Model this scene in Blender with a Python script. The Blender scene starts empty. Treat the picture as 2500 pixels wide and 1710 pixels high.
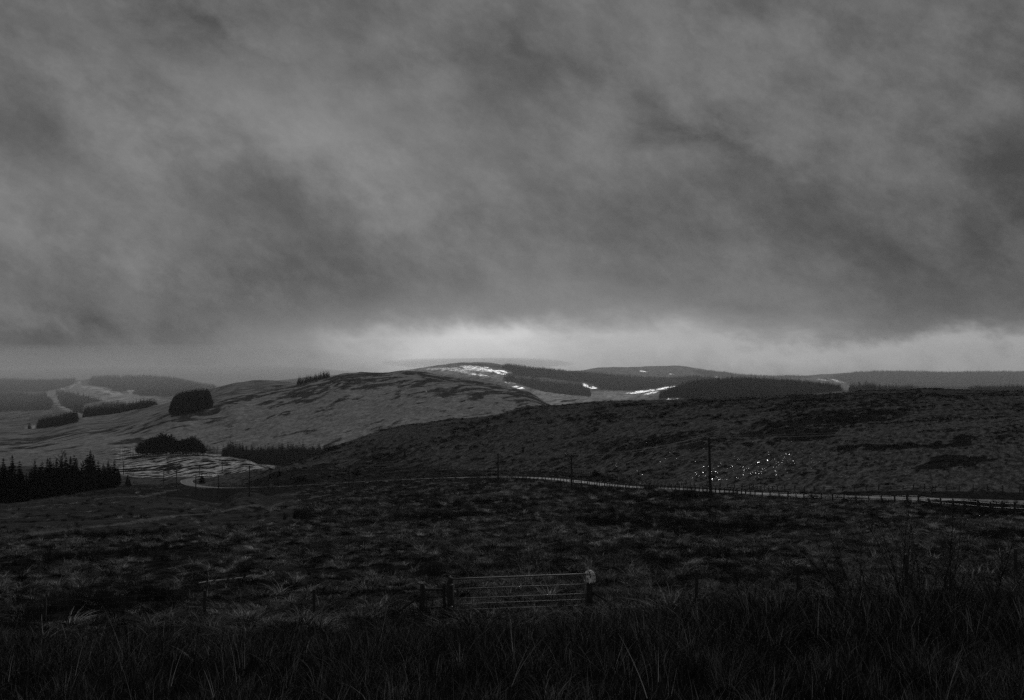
import bpy, math, random
import numpy as np
from mathutils import Vector, Matrix

random.seed(7)
rng = np.random.default_rng(7)
R = math.radians
scene = bpy.context.scene

# ------------------------------------------------------------------ camera
# photo measurements are noted in its own pixels (2500 x 1710); the eye is the world origin, looking along +Y
F, U0, H0 = 2900.0, 1250.0, 980.0
cam_d = bpy.data.cameras.new("camera")
cam = bpy.data.objects.new("camera", cam_d)
scene.collection.objects.link(cam)
cam.location = (0, 0, 0)
cam.rotation_euler = (R(90), 0, 0)
cam_d.sensor_fit = 'HORIZONTAL'
cam_d.sensor_width = 36.0
cam_d.lens = 36.0 * F / 2500.0
cam_d.shift_y = (H0 - 855.0) / 2500.0
cam_d.clip_start = 0.1
cam_d.clip_end = 60000
scene.camera = cam

# ------------------------------------------------------------------ exposure
scene.view_settings.view_transform = 'Standard'
scene.view_settings.look = 'None'
scene.view_settings.exposure = 0.0
scene.view_settings.gamma = 1.0
scene.view_settings.use_curve_mapping = False
scene.render.engine = 'CYCLES'
scene.cycles.use_denoising = False
scene.cycles.max_bounces = 5
scene.cycles.diffuse_bounces = 2
scene.cycles.glossy_bounces = 2
scene.cycles.transmission_bounces = 3
scene.cycles.volume_bounces = 0
scene.cycles.transparent_max_bounces = 8

SUN_AZ, SUN_EL = R(5.0), R(21.0)      # ahead of the camera, a little right

# ------------------------------------------------------------------ sky
world = bpy.data.worlds.new("World")
scene.world = world
world.use_nodes = True
wt = world.node_tree
wt.nodes.clear()


class NB:
    """tiny helper to write shader maths"""
    def __init__(s, t):
        s.t = t

    def n(s, kind, **kw):
        nd = s.t.nodes.new(kind)
        for k, v in kw.items():
            setattr(nd, k, v)
        return nd

    def put(s, sock, v):
        if hasattr(v, 'is_output'):
            s.t.links.new(v, sock)
        else:
            sock.default_value = v

    def m(s, op, a, b=0.0, c=0.0, clamp=False):
        nd = s.n('ShaderNodeMath', operation=op, use_clamp=clamp)
        s.put(nd.inputs[0], a)
        s.put(nd.inputs[1], b)
        s.put(nd.inputs[2], c)
        return nd.outputs[0]

    def vec(s, x, y, z=0.0):
        nd = s.n('ShaderNodeCombineXYZ')
        for i, v in enumerate((x, y, z)):
            s.put(nd.inputs[i], v)
        return nd.outputs[0]

    def noise(s, vec, scale, detail=5.0, rough=0.55, dist=0.0):
        nd = s.n('ShaderNodeTexNoise')
        if vec is not None:
            s.put(nd.inputs['Vector'], vec)
        nd.inputs['Scale'].default_value = scale
        nd.inputs['Detail'].default_value = detail
        nd.inputs['Roughness'].default_value = rough
        nd.inputs['Distortion'].default_value = dist
        return nd.outputs[0]

    def step(s, x, lo, hi, a=0.0, b=1.0):
        nd = s.n('ShaderNodeMapRange', interpolation_type='SMOOTHSTEP')
        for k, v in zip(('Value', 'From Min', 'From Max', 'To Min', 'To Max'), (x, lo, hi, a, b)):
            s.put(nd.inputs[k], v)
        return nd.outputs[0]


w = NB(wt)
tc = w.n('ShaderNodeTexCoord').outputs['Generated']
sp = w.n('ShaderNodeSeparateXYZ')
wt.links.new(tc, sp.inputs[0])
dx, dy, dz = sp.outputs
az = w.m('ARCTAN2', dx, dy)
el = w.m('ARCSINE', w.m('MAXIMUM', dz, 0.0))
# wind-drawn cloud texture: streaks falling from upper left to lower right
p = w.m('SUBTRACT', w.m('MULTIPLY', az, .876), w.m('MULTIPLY', el, .48))
q = w.m('ADD', w.m('MULTIPLY', az, .48), w.m('MULTIPLY', el, .876))
n1 = w.noise(w.vec(w.m('MULTIPLY', p, 10.0), w.m('MULTIPLY', q, 14.5), 3.1), 1.0, 8.0, .55)
n2 = w.noise(w.vec(w.m('MULTIPLY', az, 2.6), w.m('MULTIPLY', el, 5.5), 11.7), 1.0, 4.0, .5)
n3 = w.noise(w.vec(w.m('MULTIPLY', p, 26.0), w.m('MULTIPLY', q, 40.0), 8.5), 1.0, 7.0, .60)
n5 = w.noise(w.vec(w.m('MULTIPLY', p, 190.0), w.m('MULTIPLY', q, 250.0), 1.5), 1.0, 4.0, .75)
n4 = w.noise(w.vec(w.m('MULTIPLY', az, 11.0), w.m('MULTIPLY', el, 30.0), 2.2), 1.0, 6.0, .58)


def cen(n, k):
    return w.m('MULTIPLY', w.m('SUBTRACT', n, .5), k)


# ragged lower sides of the cloud: coordinates torn by the noise
elw = w.m('ADD', el, w.m('ADD', cen(n1, .055), w.m('ADD', cen(n3, .036), cen(n4, .030))))
azw = w.m('ADD', az, w.m('ADD', cen(n4, .16), cen(n1, .12)))
scud = w.step(w.m('ADD', n1, cen(n3, .35)), .28, .74)           # torn scud under the deck
sky = w.m('ADD', .104, w.m('MULTIPLY', scud, .056))
sky = w.m('ADD', sky, cen(n2, .12))
sky = w.m('ADD', sky, cen(n1, .05))
sky = w.m('ADD', sky, cen(n3, .058))
sky = w.m('MULTIPLY', sky, w.m('ADD', 1.0, cen(n5, .30)))


def lobe(u, y, wu, wy, amp, tilt=0.0, low=False):
    """a soft bank of brighter or darker cloud, or edge darkening, in a given direction"""
    global sky
    a0, e0, wa, we = (u - U0) / F, (H0 - y) / F, wu / F, wy / F
    da = w.m('SUBTRACT', azw, a0)
    de = w.m('SUBTRACT', w.m('SUBTRACT', elw, e0), w.m('MULTIPLY', da, tilt))
    if low:                                    # a bank that reaches down to the hills
        de = w.m('ADD', w.m('MAXIMUM', de, 0.0), w.m('MULTIPLY', w.m('MINIMUM', de, 0.0), .35))
    a = w.m('DIVIDE', da, wa)
    e = w.m('DIVIDE', de, we)
    r2 = w.m('ADD', w.m('MULTIPLY', a, a), w.m('MULTIPLY', e, e))
    g = w.m('EXPONENT', w.m('MULTIPLY', r2, -1.0))
    sky = w.m('ADD', sky, w.m('MULTIPLY', g, amp))


# pale strip above the hills all round the horizon, brightest below the hidden sun
strip = w.m('DIVIDE', w.m('SUBTRACT', elw, .030), .034)
sky = w.m('ADD', sky, w.m('MULTIPLY', w.m('EXPONENT', w.m('MULTIPLY', w.m('MULTIPLY', strip, strip), -1.0)), .055))
lobe(1250, 850, 680, 85, .15, 0, True)
lobe(1130, 835, 330, 52, .19, 0, True)
lobe(1500, 800, 480, 46, .05, -.08)
lobe(2280, 866, 680, 34, .22, 0, True)
lobe(1750, 850, 360, 30, .06, -.03, True)
lobe(1125, 826, 230, 40, .16, 0, True)
lobe(1600, 740, 420, 60, .045, -.12)
lobe(760, 330, 470, 150, .070, -.30)
lobe(330, 620, 360, 120, .030, -.4)
lobe(2000, 520, 620, 300, -.030)
lobe(1720, 375, 170, 45, -.045, -.45)
lobe(470, 135, 170, 70, -.055, -.5)
lobe(1220, 190, 150, 55, -.018, -.4)
lobe(700, 775, 380, 75, -.050, -.22)
lobe(140, 845, 600, 52, -.075)
lobe(2500, 420, 260, 500, -.025)  # vignette darkening painted into the sky at the right edge

skytex = w.n('ShaderNodeTexSky', sky_type='NISHITA')
skytex.sun_disc = False
skytex.sun_elevation = SUN_EL
skytex.sun_rotation = SUN_AZ
skytex.dust_density = 4.0
bw = w.n('ShaderNodeRGBToBW')
wt.links.new(skytex.outputs[0], bw.inputs[0])
sky = w.m('MAXIMUM', sky, .055)
total = w.m('ADD', w.m('MULTIPLY', sky, 10.0), w.m('MULTIPLY', bw.outputs[0], .004))
bg = w.n('ShaderNodeBackground')
bg.inputs['Strength'].default_value = 0.1
comb = w.n('ShaderNodeCombineColor')
for i in range(3):
    wt.links.new(total, comb.inputs[i])
wt.links.new(comb.outputs[0], bg.inputs['Color'])
wo = w.n('ShaderNodeOutputWorld')
wt.links.new(bg.outputs[0], wo.inputs['Surface'])

# ------------------------------------------------------------------ sun behind thin cloud
sun_d = bpy.data.lights.new("sun", 'SUN')
sun_d.energy = 0.9
sun_d.angle = R(10)
sun_d.color = (1, 1, 1)
sun = bpy.data.objects.new("sun", sun_d)
scene.collection.objects.link(sun)
sdir = Vector((math.sin(SUN_AZ) * math.cos(SUN_EL), math.cos(SUN_AZ) * math.cos(SUN_EL), math.sin(SUN_EL)))
sun.rotation_euler = sdir.to_track_quat('Z', 'Y').to_euler()


# ================================================================== helpers
def link(o, parent=None):
    scene.collection.objects.link(o)
    if parent is not None:
        o.parent = parent
    return o


def tag(o, label=None, cat=None, group=None, kind=None):
    if label:
        o['label'] = label
    if cat:
        o['category'] = cat
    if group:
        o['group'] = group
    if kind:
        o['kind'] = kind
    return o


def empty(name, loc, rz=0.0):
    o = bpy.data.objects.new(name, None)
    o.empty_display_size = .2
    o.location = loc
    o.rotation_euler = (0, 0, rz)
    return link(o)


def mesh_from(name, verts, faces, mat=None, smooth=False):
    me = bpy.data.meshes.new(name)
    me.from_pydata([tuple(v) for v in verts], [], faces)
    if mat:
        me.materials.append(mat)
    if smooth:
        me.polygons.foreach_set('use_smooth', [True] * len(me.polygons))
    me.update()
    return me


def obj(name, me, parent=None, loc=(0, 0, 0), rot=(0, 0, 0), scl=(1, 1, 1)):
    o = bpy.data.objects.new(name, me)
    o.location, o.rotation_euler, o.scale = loc, rot, scl
    return link(o, parent)


class MB:
    """collects tubes, boxes and blades into one mesh"""
    def __init__(s):
        s.v, s.f, s.a = [], [], []

    def tube(s, pts, radii, k=6, cap=True, val=None):
        pts = [Vector(p) for p in pts]
        base = len(s.v)
        for i, pnt in enumerate(pts):
            d = (pts[min(i + 1, len(pts) - 1)] - pts[max(i - 1, 0)])
            if d.length < 1e-9:
                d = Vector((0, 0, 1))
            d.normalize()
            ref = Vector((0, 0, 1)) if abs(d.z) < .9 else Vector((1, 0, 0))
            a = d.cross(ref).normalized()
            b = d.cross(a)
            r = radii[i] if hasattr(radii, '__len__') else radii
            for j in range(k):
                t = 2 * math.pi * j / k
                s.v.append(pnt + (a * math.cos(t) + b * math.sin(t)) * r)
        n = len(pts)
        for i in range(n - 1):
            for j in range(k):
                j2 = (j + 1) % k
                s.f.append((base + i * k + j, base + i * k + j2, base + (i + 1) * k + j2, base + (i + 1) * k + j))
        if cap:
            s.f.append(tuple(base + j for j in range(k))[::-1])
            s.f.append(tuple(base + (n - 1) * k + j for j in range(k)))
        if val is not None:
            s.a += [val] * (len(s.f) - len(s.a))

    def blade(s, pts, widths, side, val=0.0):
        """a flat strip that tapers along pts"""
        base = len(s.v)
        side = Vector(side)
        for pnt, wd in zip(pts, widths):
            pnt = Vector(pnt)
            s.v.append(pnt - side * wd * .5)
            s.v.append(pnt + side * wd * .5)
        for i in range(len(pts) - 1):
            b = base + 2 * i
            s.f.append((b, b + 1, b + 3, b + 2))
            s.a.append(val)

    def tri(s, a, b, c, val=0.0):
        n = len(s.v)
        s.v += [Vector(a), Vector(b), Vector(c)]
        s.f.append((n, n + 1, n + 2))
        s.a.append(val)

    def box(s, c, size, rot=None):
        n = len(s.v)
        for z in (-1, 1):
            for x, y in ((-1, -1), (1, -1), (1, 1), (-1, 1)):
                v = Vector((x * size[0] / 2, y * size[1] / 2, z * size[2] / 2))
                if rot:
                    v = rot @ v
                s.v.append(v + Vector(c))
        for q in ((3, 2, 1, 0), (4, 5, 6, 7), (0, 1, 5, 4), (1, 2, 6, 5), (2, 3, 7, 6), (3, 0, 4, 7)):
            s.f.append(tuple(n + i for i in q))

    def mesh(s, name, mat, smooth=False):
        me = mesh_from(name, s.v, s.f, mat, smooth)
        if s.a and len(s.a) == len(s.f):
            at = me.attributes.new('val', 'FLOAT', 'FACE')
            at.data.foreach_set('value', s.a)
        return me


# ------------------------------------------------------------------ numeric noise
def _hash(ix, iy, seed):
    h = (ix.astype(np.int64) * 374761393 + iy.astype(np.int64) * 668265263 + seed * 1442695041) & 0x7fffffff
    h = ((h ^ (h >> 13)) * 1274126177) & 0x7fffffff
    h = ((h ^ (h >> 16)) * 2246822519) & 0x7fffffff
    return (h & 0xffff) / 65535.0


def vnoise(x, y, seed=0):
    x, y = np.asarray(x, float), np.asarray(y, float)
    ix, iy = np.floor(x), np.floor(y)
    fx, fy = x - ix, y - iy
    fx, fy = fx * fx * (3 - 2 * fx), fy * fy * (3 - 2 * fy)
    a, b = _hash(ix, iy, seed), _hash(ix + 1, iy, seed)
    c, d = _hash(ix, iy + 1, seed), _hash(ix + 1, iy + 1, seed)
    return (a + (b - a) * fx) * (1 - fy) + (c + (d - c) * fx) * fy


def fbm(x, y, seed=0, octv=4):
    s, amp, tot = 0, 1.0, 0
    for o in range(octv):
        s = s + amp * vnoise(x * 2 ** o + 17.3 * o, y * 2 ** o - 9.1 * o, seed + o)
        tot += amp
        amp *= .5
    return s / tot


def pchip_slopes(h, d):
    m = np.zeros((d.shape[0] + 1,) + d.shape[1:])
    if d.shape[0] > 1:
        w1, w2 = 2 * h[1:] + h[:-1], h[1:] + 2 * h[:-1]
        same = (d[1:] * d[:-1]) > 0
        den = np.where(same, w1 / np.where(d[:-1] == 0, 1, d[:-1]) + w2 / np.where(d[1:] == 0, 1, d[1:]), 1)
        m[1:-1] = np.where(same, (w1 + w2) / den, 0)
    m[0], m[-1] = d[0], d[-1]
    return m


def pchip(xk, yk, x):
    xk, yk = np.asarray(xk, float), np.asarray(yk, float)
    x = np.clip(np.asarray(x, float), xk[0], xk[-1])
    h = np.diff(xk)
    m = pchip_slopes(h, np.diff(yk) / h)
    i = np.clip(np.searchsorted(xk, x, side='right') - 1, 0, len(xk) - 2)
    t = (x - xk[i]) / h[i]
    return hermite(yk[i], yk[i + 1], m[i] * h[i], m[i + 1] * h[i], t)


def hermite(y0, y1, m0, m1, t):
    t2, t3 = t * t, t * t * t
    return (2 * t3 - 3 * t2 + 1) * y0 + (t3 - 2 * t2 + t) * m0 + (-2 * t3 + 3 * t2) * y1 + (t3 - t2) * m1


# ================================================================== the lie of the land
# survey lines across the valley, from the viewpoint to the last hills: (bearing px, sight px, metres off)
def Z(z, D):
    return H0 - z / D * F


ROAD = [(600, 1190, 495), (650, 1192, 478), (700, 1187, 470), (880, 1176, 450), (1000, 1170, 430), (1100, 1166, 415),
        (1200, 1163.5, 400), (1300, 1164.5, 368), (1350, 1168, 350), (1420, 1178, 320), (1480, 1187, 295),
        (1550, 1192, 270), (1600, 1192.5, 255), (1700, 1195, 225), (1760, 1200, 210), (1850, 1208, 192),
        (1950, 1212, 178), (2050, 1214, 168), (2200, 1215, 160), (2300, 1217, 155), (2437, 1223, 150),
        (2700, 1235, 145)]
LINES = [
    [(-3000, Z(-1.75, 1.5), 1.5), (5500, Z(-1.7, 1.5), 1.5)],
    [(-3000, Z(-2.0, 7.5), 7.5), (60, Z(-1.98, 7.5), 7.5), (1250, Z(-1.9, 7.5), 7.5), (2437, Z(-1.75, 7.5), 7.5), (5500, Z(-1.6, 7.5), 7.5)],
    [(-3000, Z(-4.5, 20), 20), (60, Z(-4.4, 20), 20), (1250, Z(-4.15, 20), 20), (2437, Z(-3.55, 20), 20), (5500, Z(-3.2, 20), 20)],
    [(-3000, 1560, 38), (60, 1530, 38), (600, 1517, 38), (1250, 1504, 38), (1700, 1478, 38), (2212, 1447, 38), (2437, 1435, 38), (5500, 1400, 38)],
    [(-3000, 1345, 100), (60, 1322, 100), (600, 1300, 100), (1250, 1285, 100), (1800, 1278, 100), (2437, 1272, 100), (5500, 1260, 100)],
    [(-3000, 1300, 185), (60, 1283, 190), (300, 1268, 200), (600, 1253, 215), (900, 1237, 215), (1200, 1232, 200), (1480, 1232, 175),
     (1760, 1241, 145), (2050, 1247, 130), (2437, 1253, 118), (5500, 1275, 115)],
    [(-3000, 1250, 330), (60, 1228, 375), (200, 1210, 430), (300, 1197, 480), (431, 1197, 522), (533, 1201, 535)] + ROAD + [(5500, 1300, 140)],
    [(-3000, 1230, 420), (60, 1212, 445), (300, 1187, 560), (400, 1183, 620), (450, 1181, 615), (500, 1186, 592),
     (560, 1186, 580), (620, 1172, 565), (690, 1149, 548), (740, 1145, 540), (840, 1146, 530), (900, 1141, 528), (1000, 1141, 515),
     (1100, 1148, 490), (1200, 1149, 475), (1300, 1151, 450), (1400, 1154, 420), (1468, 1161, 388), (1500, 1169, 365),
     (1540, 1179, 345), (1600, 1185, 325), (1700, 1191, 300), (1830, 1194, 280), (1900, 1199, 262), (2000, 1201, 248),
     (2200, 1198, 232), (2330, 1201, 222), (2437, 1202, 215), (5500, 1230, 190)],
    [(-3000, 1140, 650), (60, 1140, 650), (200, 1150, 650), (300, 1163, 680), (400, 1168, 690), (430, 1166, 680),
     (490, 1164, 672), (560, 1160, 670), (640, 1148, 650), (690, 1144, 640), (720, 1130, 640), (760, 1112, 640),
     (800, 1098, 640), (850, 1080, 645), (900, 1063, 650), (945, 1050, 660), (1000, 1037, 670), (1040, 1034, 680),
     (1100, 1025, 690), (1150, 1020, 700), (1200, 1014, 700), (1250, 1003, 710), (1290, 993.5, 720), (1330, 993, 730),
     (1400, 987, 740), (1500, 982, 760), (1600, 979, 780), (1720, 976, 800), (1850, 974, 820), (1900, 970, 820),
     (1990, 967, 830), (2050, 963, 840), (2130, 957, 850), (2200, 957, 850), (2260, 953, 850), (2350, 956, 840),
     (2437, 958, 830), (2700, 950, 800), (5500, 900, 700)],
    [(-3000, 1120, 820), (60, 1122, 820), (200, 1120, 830), (290, 1126, 840), (350, 1119, 850), (420, 1115, 850),
     (480, 1112, 850), (540, 1118, 850), (600, 1124, 850), (640, 1138, 850), (690, 1155, 840), (760, 1132, 860),
     (800, 1120, 870), (900, 1090, 880), (1000, 1065, 900), (1200, 1045, 930), (1400, 1020, 960), (1720, 1005, 1000),
     (2130, 985, 1050), (2437, 985, 1050), (5500, 960, 900)],
    [(-3000, 1105, 1000), (60, 1103, 1000), (200, 1100, 1000), (300, 1092, 1020), (420, 1098, 1040), (480, 1104, 1040),
     (600, 1118, 1020), (700, 1124, 1000), (800, 1115, 1020), (900, 1085, 1080), (1000, 1062, 1100), (1200, 1045, 1150),
     (1400, 1022, 1200), (1720, 1005, 1250), (2437, 990, 1300), (5500, 970, 1200)],
    [(-3000, 1075, 1150), (60, 1090, 1120), (200, 1068, 1150), (270, 1055, 1180), (300, 1046, 1200), (360, 1026, 1230),
     (415, 1007, 1260), (470, 992, 1320), (520, 982, 1370), (560, 970, 1400), (600, 961, 1450), (680, 950, 1520),
     (725, 942, 1560), (770, 931, 1590), (800, 925, 1610), (850, 912, 1640), (880, 911, 1660), (930, 912, 1690),
     (970, 908.5, 1720), (1000, 908, 1730), (1050, 913, 1740), (1085, 920, 1740), (1150, 928, 1730), (1200, 938, 1720),
     (1250, 947, 1710), (1290, 957, 1700), (1320, 975, 1680), (1345, 990, 1660), (1400, 1000, 1650), (1720, 998, 1650),
     (2437, 985, 1650), (5500, 965, 1500)],
    [(-3000, 1060, 1350), (60, 1072, 1350), (200, 1050, 1380), (300, 1040, 1450), (415, 1012, 1480), (520, 990, 1600),
     (600, 972, 1680), (725, 955, 1780), (850, 930, 1850), (1000, 925, 1950), (1150, 940, 1950), (1250, 962, 1930),
     (1345, 1000, 1900), (1720, 1003, 1850), (2437, 990, 1850), (5500, 970, 1700)],
    [(-3000, 1060, 1900), (60, 1052, 1900), (120, 1039, 1920), (200, 1024, 1950), (300, 1008, 2000), (400, 985, 2080),
     (460, 968, 2100), (520, 951, 2150), (575, 936, 2200), (640, 931, 2250), (700, 934, 2280), (725, 941, 2300),
     (800, 945, 2300), (1000, 940, 2350), (1150, 945, 2350), (1250, 962, 2300), (1345, 975, 2250), (1450, 978, 2250),
     (1560, 974, 2250), (1612, 968, 2200), (1640, 955, 2200), (1680, 944, 2200), (1720, 938, 2200), (1800, 931, 2200),
     (1900, 934, 2200), (1960, 940, 2150), (2020, 948, 2100), (2060, 955, 2050), (2150, 957, 2000), (2300, 960, 2000),
     (2437, 960, 2000), (5500, 955, 1900)],
    [(-3000, 1060, 2300), (60, 1045, 2300), (120, 1033, 2300), (200, 1022, 2350), (300, 1012, 2450), (400, 995, 2500),
     (520, 965, 2500), (640, 945, 2600), (725, 948, 2600), (1000, 945, 2700), (1150, 940, 2700), (1250, 955, 2650),
     (1345, 968, 2600), (1450, 970, 2600), (1560, 968, 2600), (1640, 962, 2600), (1720, 952, 2600), (1800, 948, 2600),
     (1900, 948, 2600), (1960, 950, 2600), (2060, 958, 2500), (2437, 962, 2400), (5500, 960, 2300)],
    [(-3000, 940, 4300), (60, 932, 4400), (140, 933, 4400), (200, 930, 4400), (230, 925, 4400), (300, 922, 4400),
     (400, 926, 4300), (480, 940, 4200), (520, 947, 4100), (600, 950, 3900), (675, 933, 3700), (755, 922, 3600),
     (850, 916, 3500), (985, 906, 3400), (1060, 894, 3400), (1120, 886.5, 3400), (1180, 886, 3400), (1235, 893, 3400),
     (1290, 902, 3400), (1380, 912, 3400), (1420, 915, 3400), (1500, 922, 3400), (1580, 928, 3400), (1625, 929, 3400),
     (1700, 926, 3400), (1750, 930, 3400), (1900, 940, 3300), (2060, 950, 3200), (2437, 955, 3100), (5500, 950, 3000)],
    [(-3000, 955, 5000), (400, 945, 5000), (700, 945, 4600), (1120, 920, 4300), (1400, 920, 4300), (1700, 935, 4200),
     (2060, 948, 4000), (2437, 950, 4000), (5500, 950, 4000)],
    [(-3000, 950, 5800), (700, 940, 5600), (1200, 915, 5400), (1410, 907, 5300), (1460, 899, 5200), (1490, 898, 5200),
     (1550, 898, 5200), (1620, 894, 5200), (1660, 896, 5200), (1720, 904, 5200), (1800, 915, 5200), (1900, 920, 5200),
     (1990, 917, 5200), (2080, 913, 5200), (2150, 912, 5200), (2300, 914, 5200), (2437, 911, 5200), (2700, 905, 5200), (5500, 900, 5200)],
    [(-3000, 965, 7000), (5500, 965, 7000)],
    [(-3000, Z(-150, 15000), 15000), (5500, Z(-150, 15000), 15000)],
]
KL = len(LINES)


def lines_at(u):
    u = np.asarray(u, float)
    s = np.empty((KL,) + u.shape)
    z = np.empty((KL,) + u.shape)
    for k, tab in enumerate(LINES):
        us = [t[0] for t in tab]
        s[k] = pchip(us, [math.log(t[2]) for t in tab], u)
        if k > 0:
            s[k] = np.maximum(s[k], s[k - 1] + .02)
        y = pchip(us, [t[1] for t in tab], u)
        z[k] = (H0 - y) / F * np.exp(s[k])
    h = np.diff(s, axis=0)
    m = pchip_slopes(h, np.diff(z, axis=0) / h)
    return s, z, h, m


LAM = np.array([1.4, 3.3, 8.0, 19.0, 45.0, 110.0, 260.0])


def relief(X, Y):
    D = np.maximum(Y, 3.0)
    r = np.zeros_like(D)
    for i, lam in enumerate(LAM):
        wgt = np.exp(-(np.log(lam / (.014 * D + .5)) / 1.0) ** 2)
        r += wgt * lam * .055 * (fbm(X / lam, Y / lam * .8, 100 + i * 7, 2) - .5) * 2
    return r


def road_path():
    pts = [((-(U0 - u)) / F * D, D, (H0 - y) / F * D) for u, y, D in ROAD]
    left = [(565, 1192, 525), (532, 1193, 552), (505, 1190, 572), (480, 1188, 588), (460, 1184, 602), (449, 1178, 622),
            (452, 1171, 645), (468, 1167.5, 662), (492, 1166, 672), (520, 1165, 684)]
    lp = [((u - U0) / F * D, D, (H0 - y) / F * D) for u, y, D in left][::-1]
    P = np.array(lp + pts)
    for _ in range(2):                                        # soften the surveyed corners
        P[1:-1] = .25 * P[:-2] + .5 * P[1:-1] + .25 * P[2:]
    d = np.r_[0, np.cumsum(np.linalg.norm(np.diff(P[:, :2], axis=0), axis=1))]
    t = np.arange(0, d[-1], 1.5)
    return np.stack([pchip(d, P[:, i], t) for i in range(3)], 1)


ROADP = road_path()
ROADP[:, 2] = np.convolve(np.pad(ROADP[:, 2], 10, mode='edge'), np.ones(21) / 21, 'valid')


def ground(X, Y, rough=True):
    """height of the land at world X, Y"""
    X, Y = np.atleast_1d(np.asarray(X, float)), np.atleast_1d(np.asarray(Y, float))
    Y = np.maximum(Y, 1.5)
    u = U0 + F * X / Y
    s, z, h, m = lines_at(u)
    ls = np.log(Y)
    out = np.zeros_like(Y)
    for k in range(KL - 1):
        sel = (ls >= s[k]) & ((ls < s[k + 1]) | (k == KL - 2))
        if sel.any():
            t = np.clip((ls[sel] - s[k][sel]) / h[k][sel], 0, 1)
            out[sel] = hermite(z[k][sel], z[k + 1][sel], m[k][sel] * h[k][sel], m[k + 1][sel] * h[k][sel], t)
    if rough:
        out = out + relief(X, Y)
    return flatten(X, Y, out)


def flatten(X, Y, z):
    """the road bench cut into the slope"""
    sel = np.where((Y > 125) & (Y < 720) & (X > -220) & (X < 110))[0]
    for c in np.array_split(sel, max(1, len(sel) // 20000)):
        if len(c) == 0:
            continue
        d2 = (X[c][:, None] - ROADP[None, :, 0]) ** 2 + (Y[c][:, None] - ROADP[None, :, 1]) ** 2
        i = d2.argmin(1)
        d = np.sqrt(d2[np.arange(len(c)), i])
        wgt = np.clip((11 - d) / 7, 0, 1)
        wgt = wgt * wgt * (3 - 2 * wgt)
        z[c] = z[c] * (1 - wgt) + (ROADP[i, 2] - .1) * wgt
    return z


def at(u, y, d0=4.0, d1=6000.0):
    """first point of the land seen at bearing u, sight y, between d0 and d1 metres"""
    D = np.geomspace(d0, d1, 700)
    X = (u - U0) / F * D
    s, z, h, m = lines_at(np.array([float(u)]))
    ls = np.log(D)
    k = np.clip(np.searchsorted(s[:, 0], ls, side='right') - 1, 0, KL - 2)
    t = np.clip((ls - s[k, 0]) / h[k, 0], 0, 1)
    zz = hermite(z[k, 0], z[k + 1, 0], m[k, 0] * h[k, 0], m[k + 1, 0] * h[k, 0], t)
    zz = flatten(X, D, zz + relief(X, D))
    ya = H0 - zz / D * F
    i = np.where(ya <= y)[0]
    i = i[0] if len(i) else int(np.argmin(np.abs(ya - y)))
    return Vector((X[i], D[i], zz[i]))


def upon(u, D):
    X = (u - U0) / F * D
    return Vector((X, D, float(ground(X, D)[0])))


def inside(poly, x, y):
    n = len(poly)
    r = np.zeros(np.shape(x), bool)
    for i in range(n):
        x0, y0 = poly[i]
        x1, y1 = poly[(i + 1) % n]
        if y0 == y1:
            continue
        c = ((y0 > y) != (y1 > y)) & (x < (x1 - x0) * (y - y0) / (y1 - y0) + x0)
        r ^= c
    return r


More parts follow.
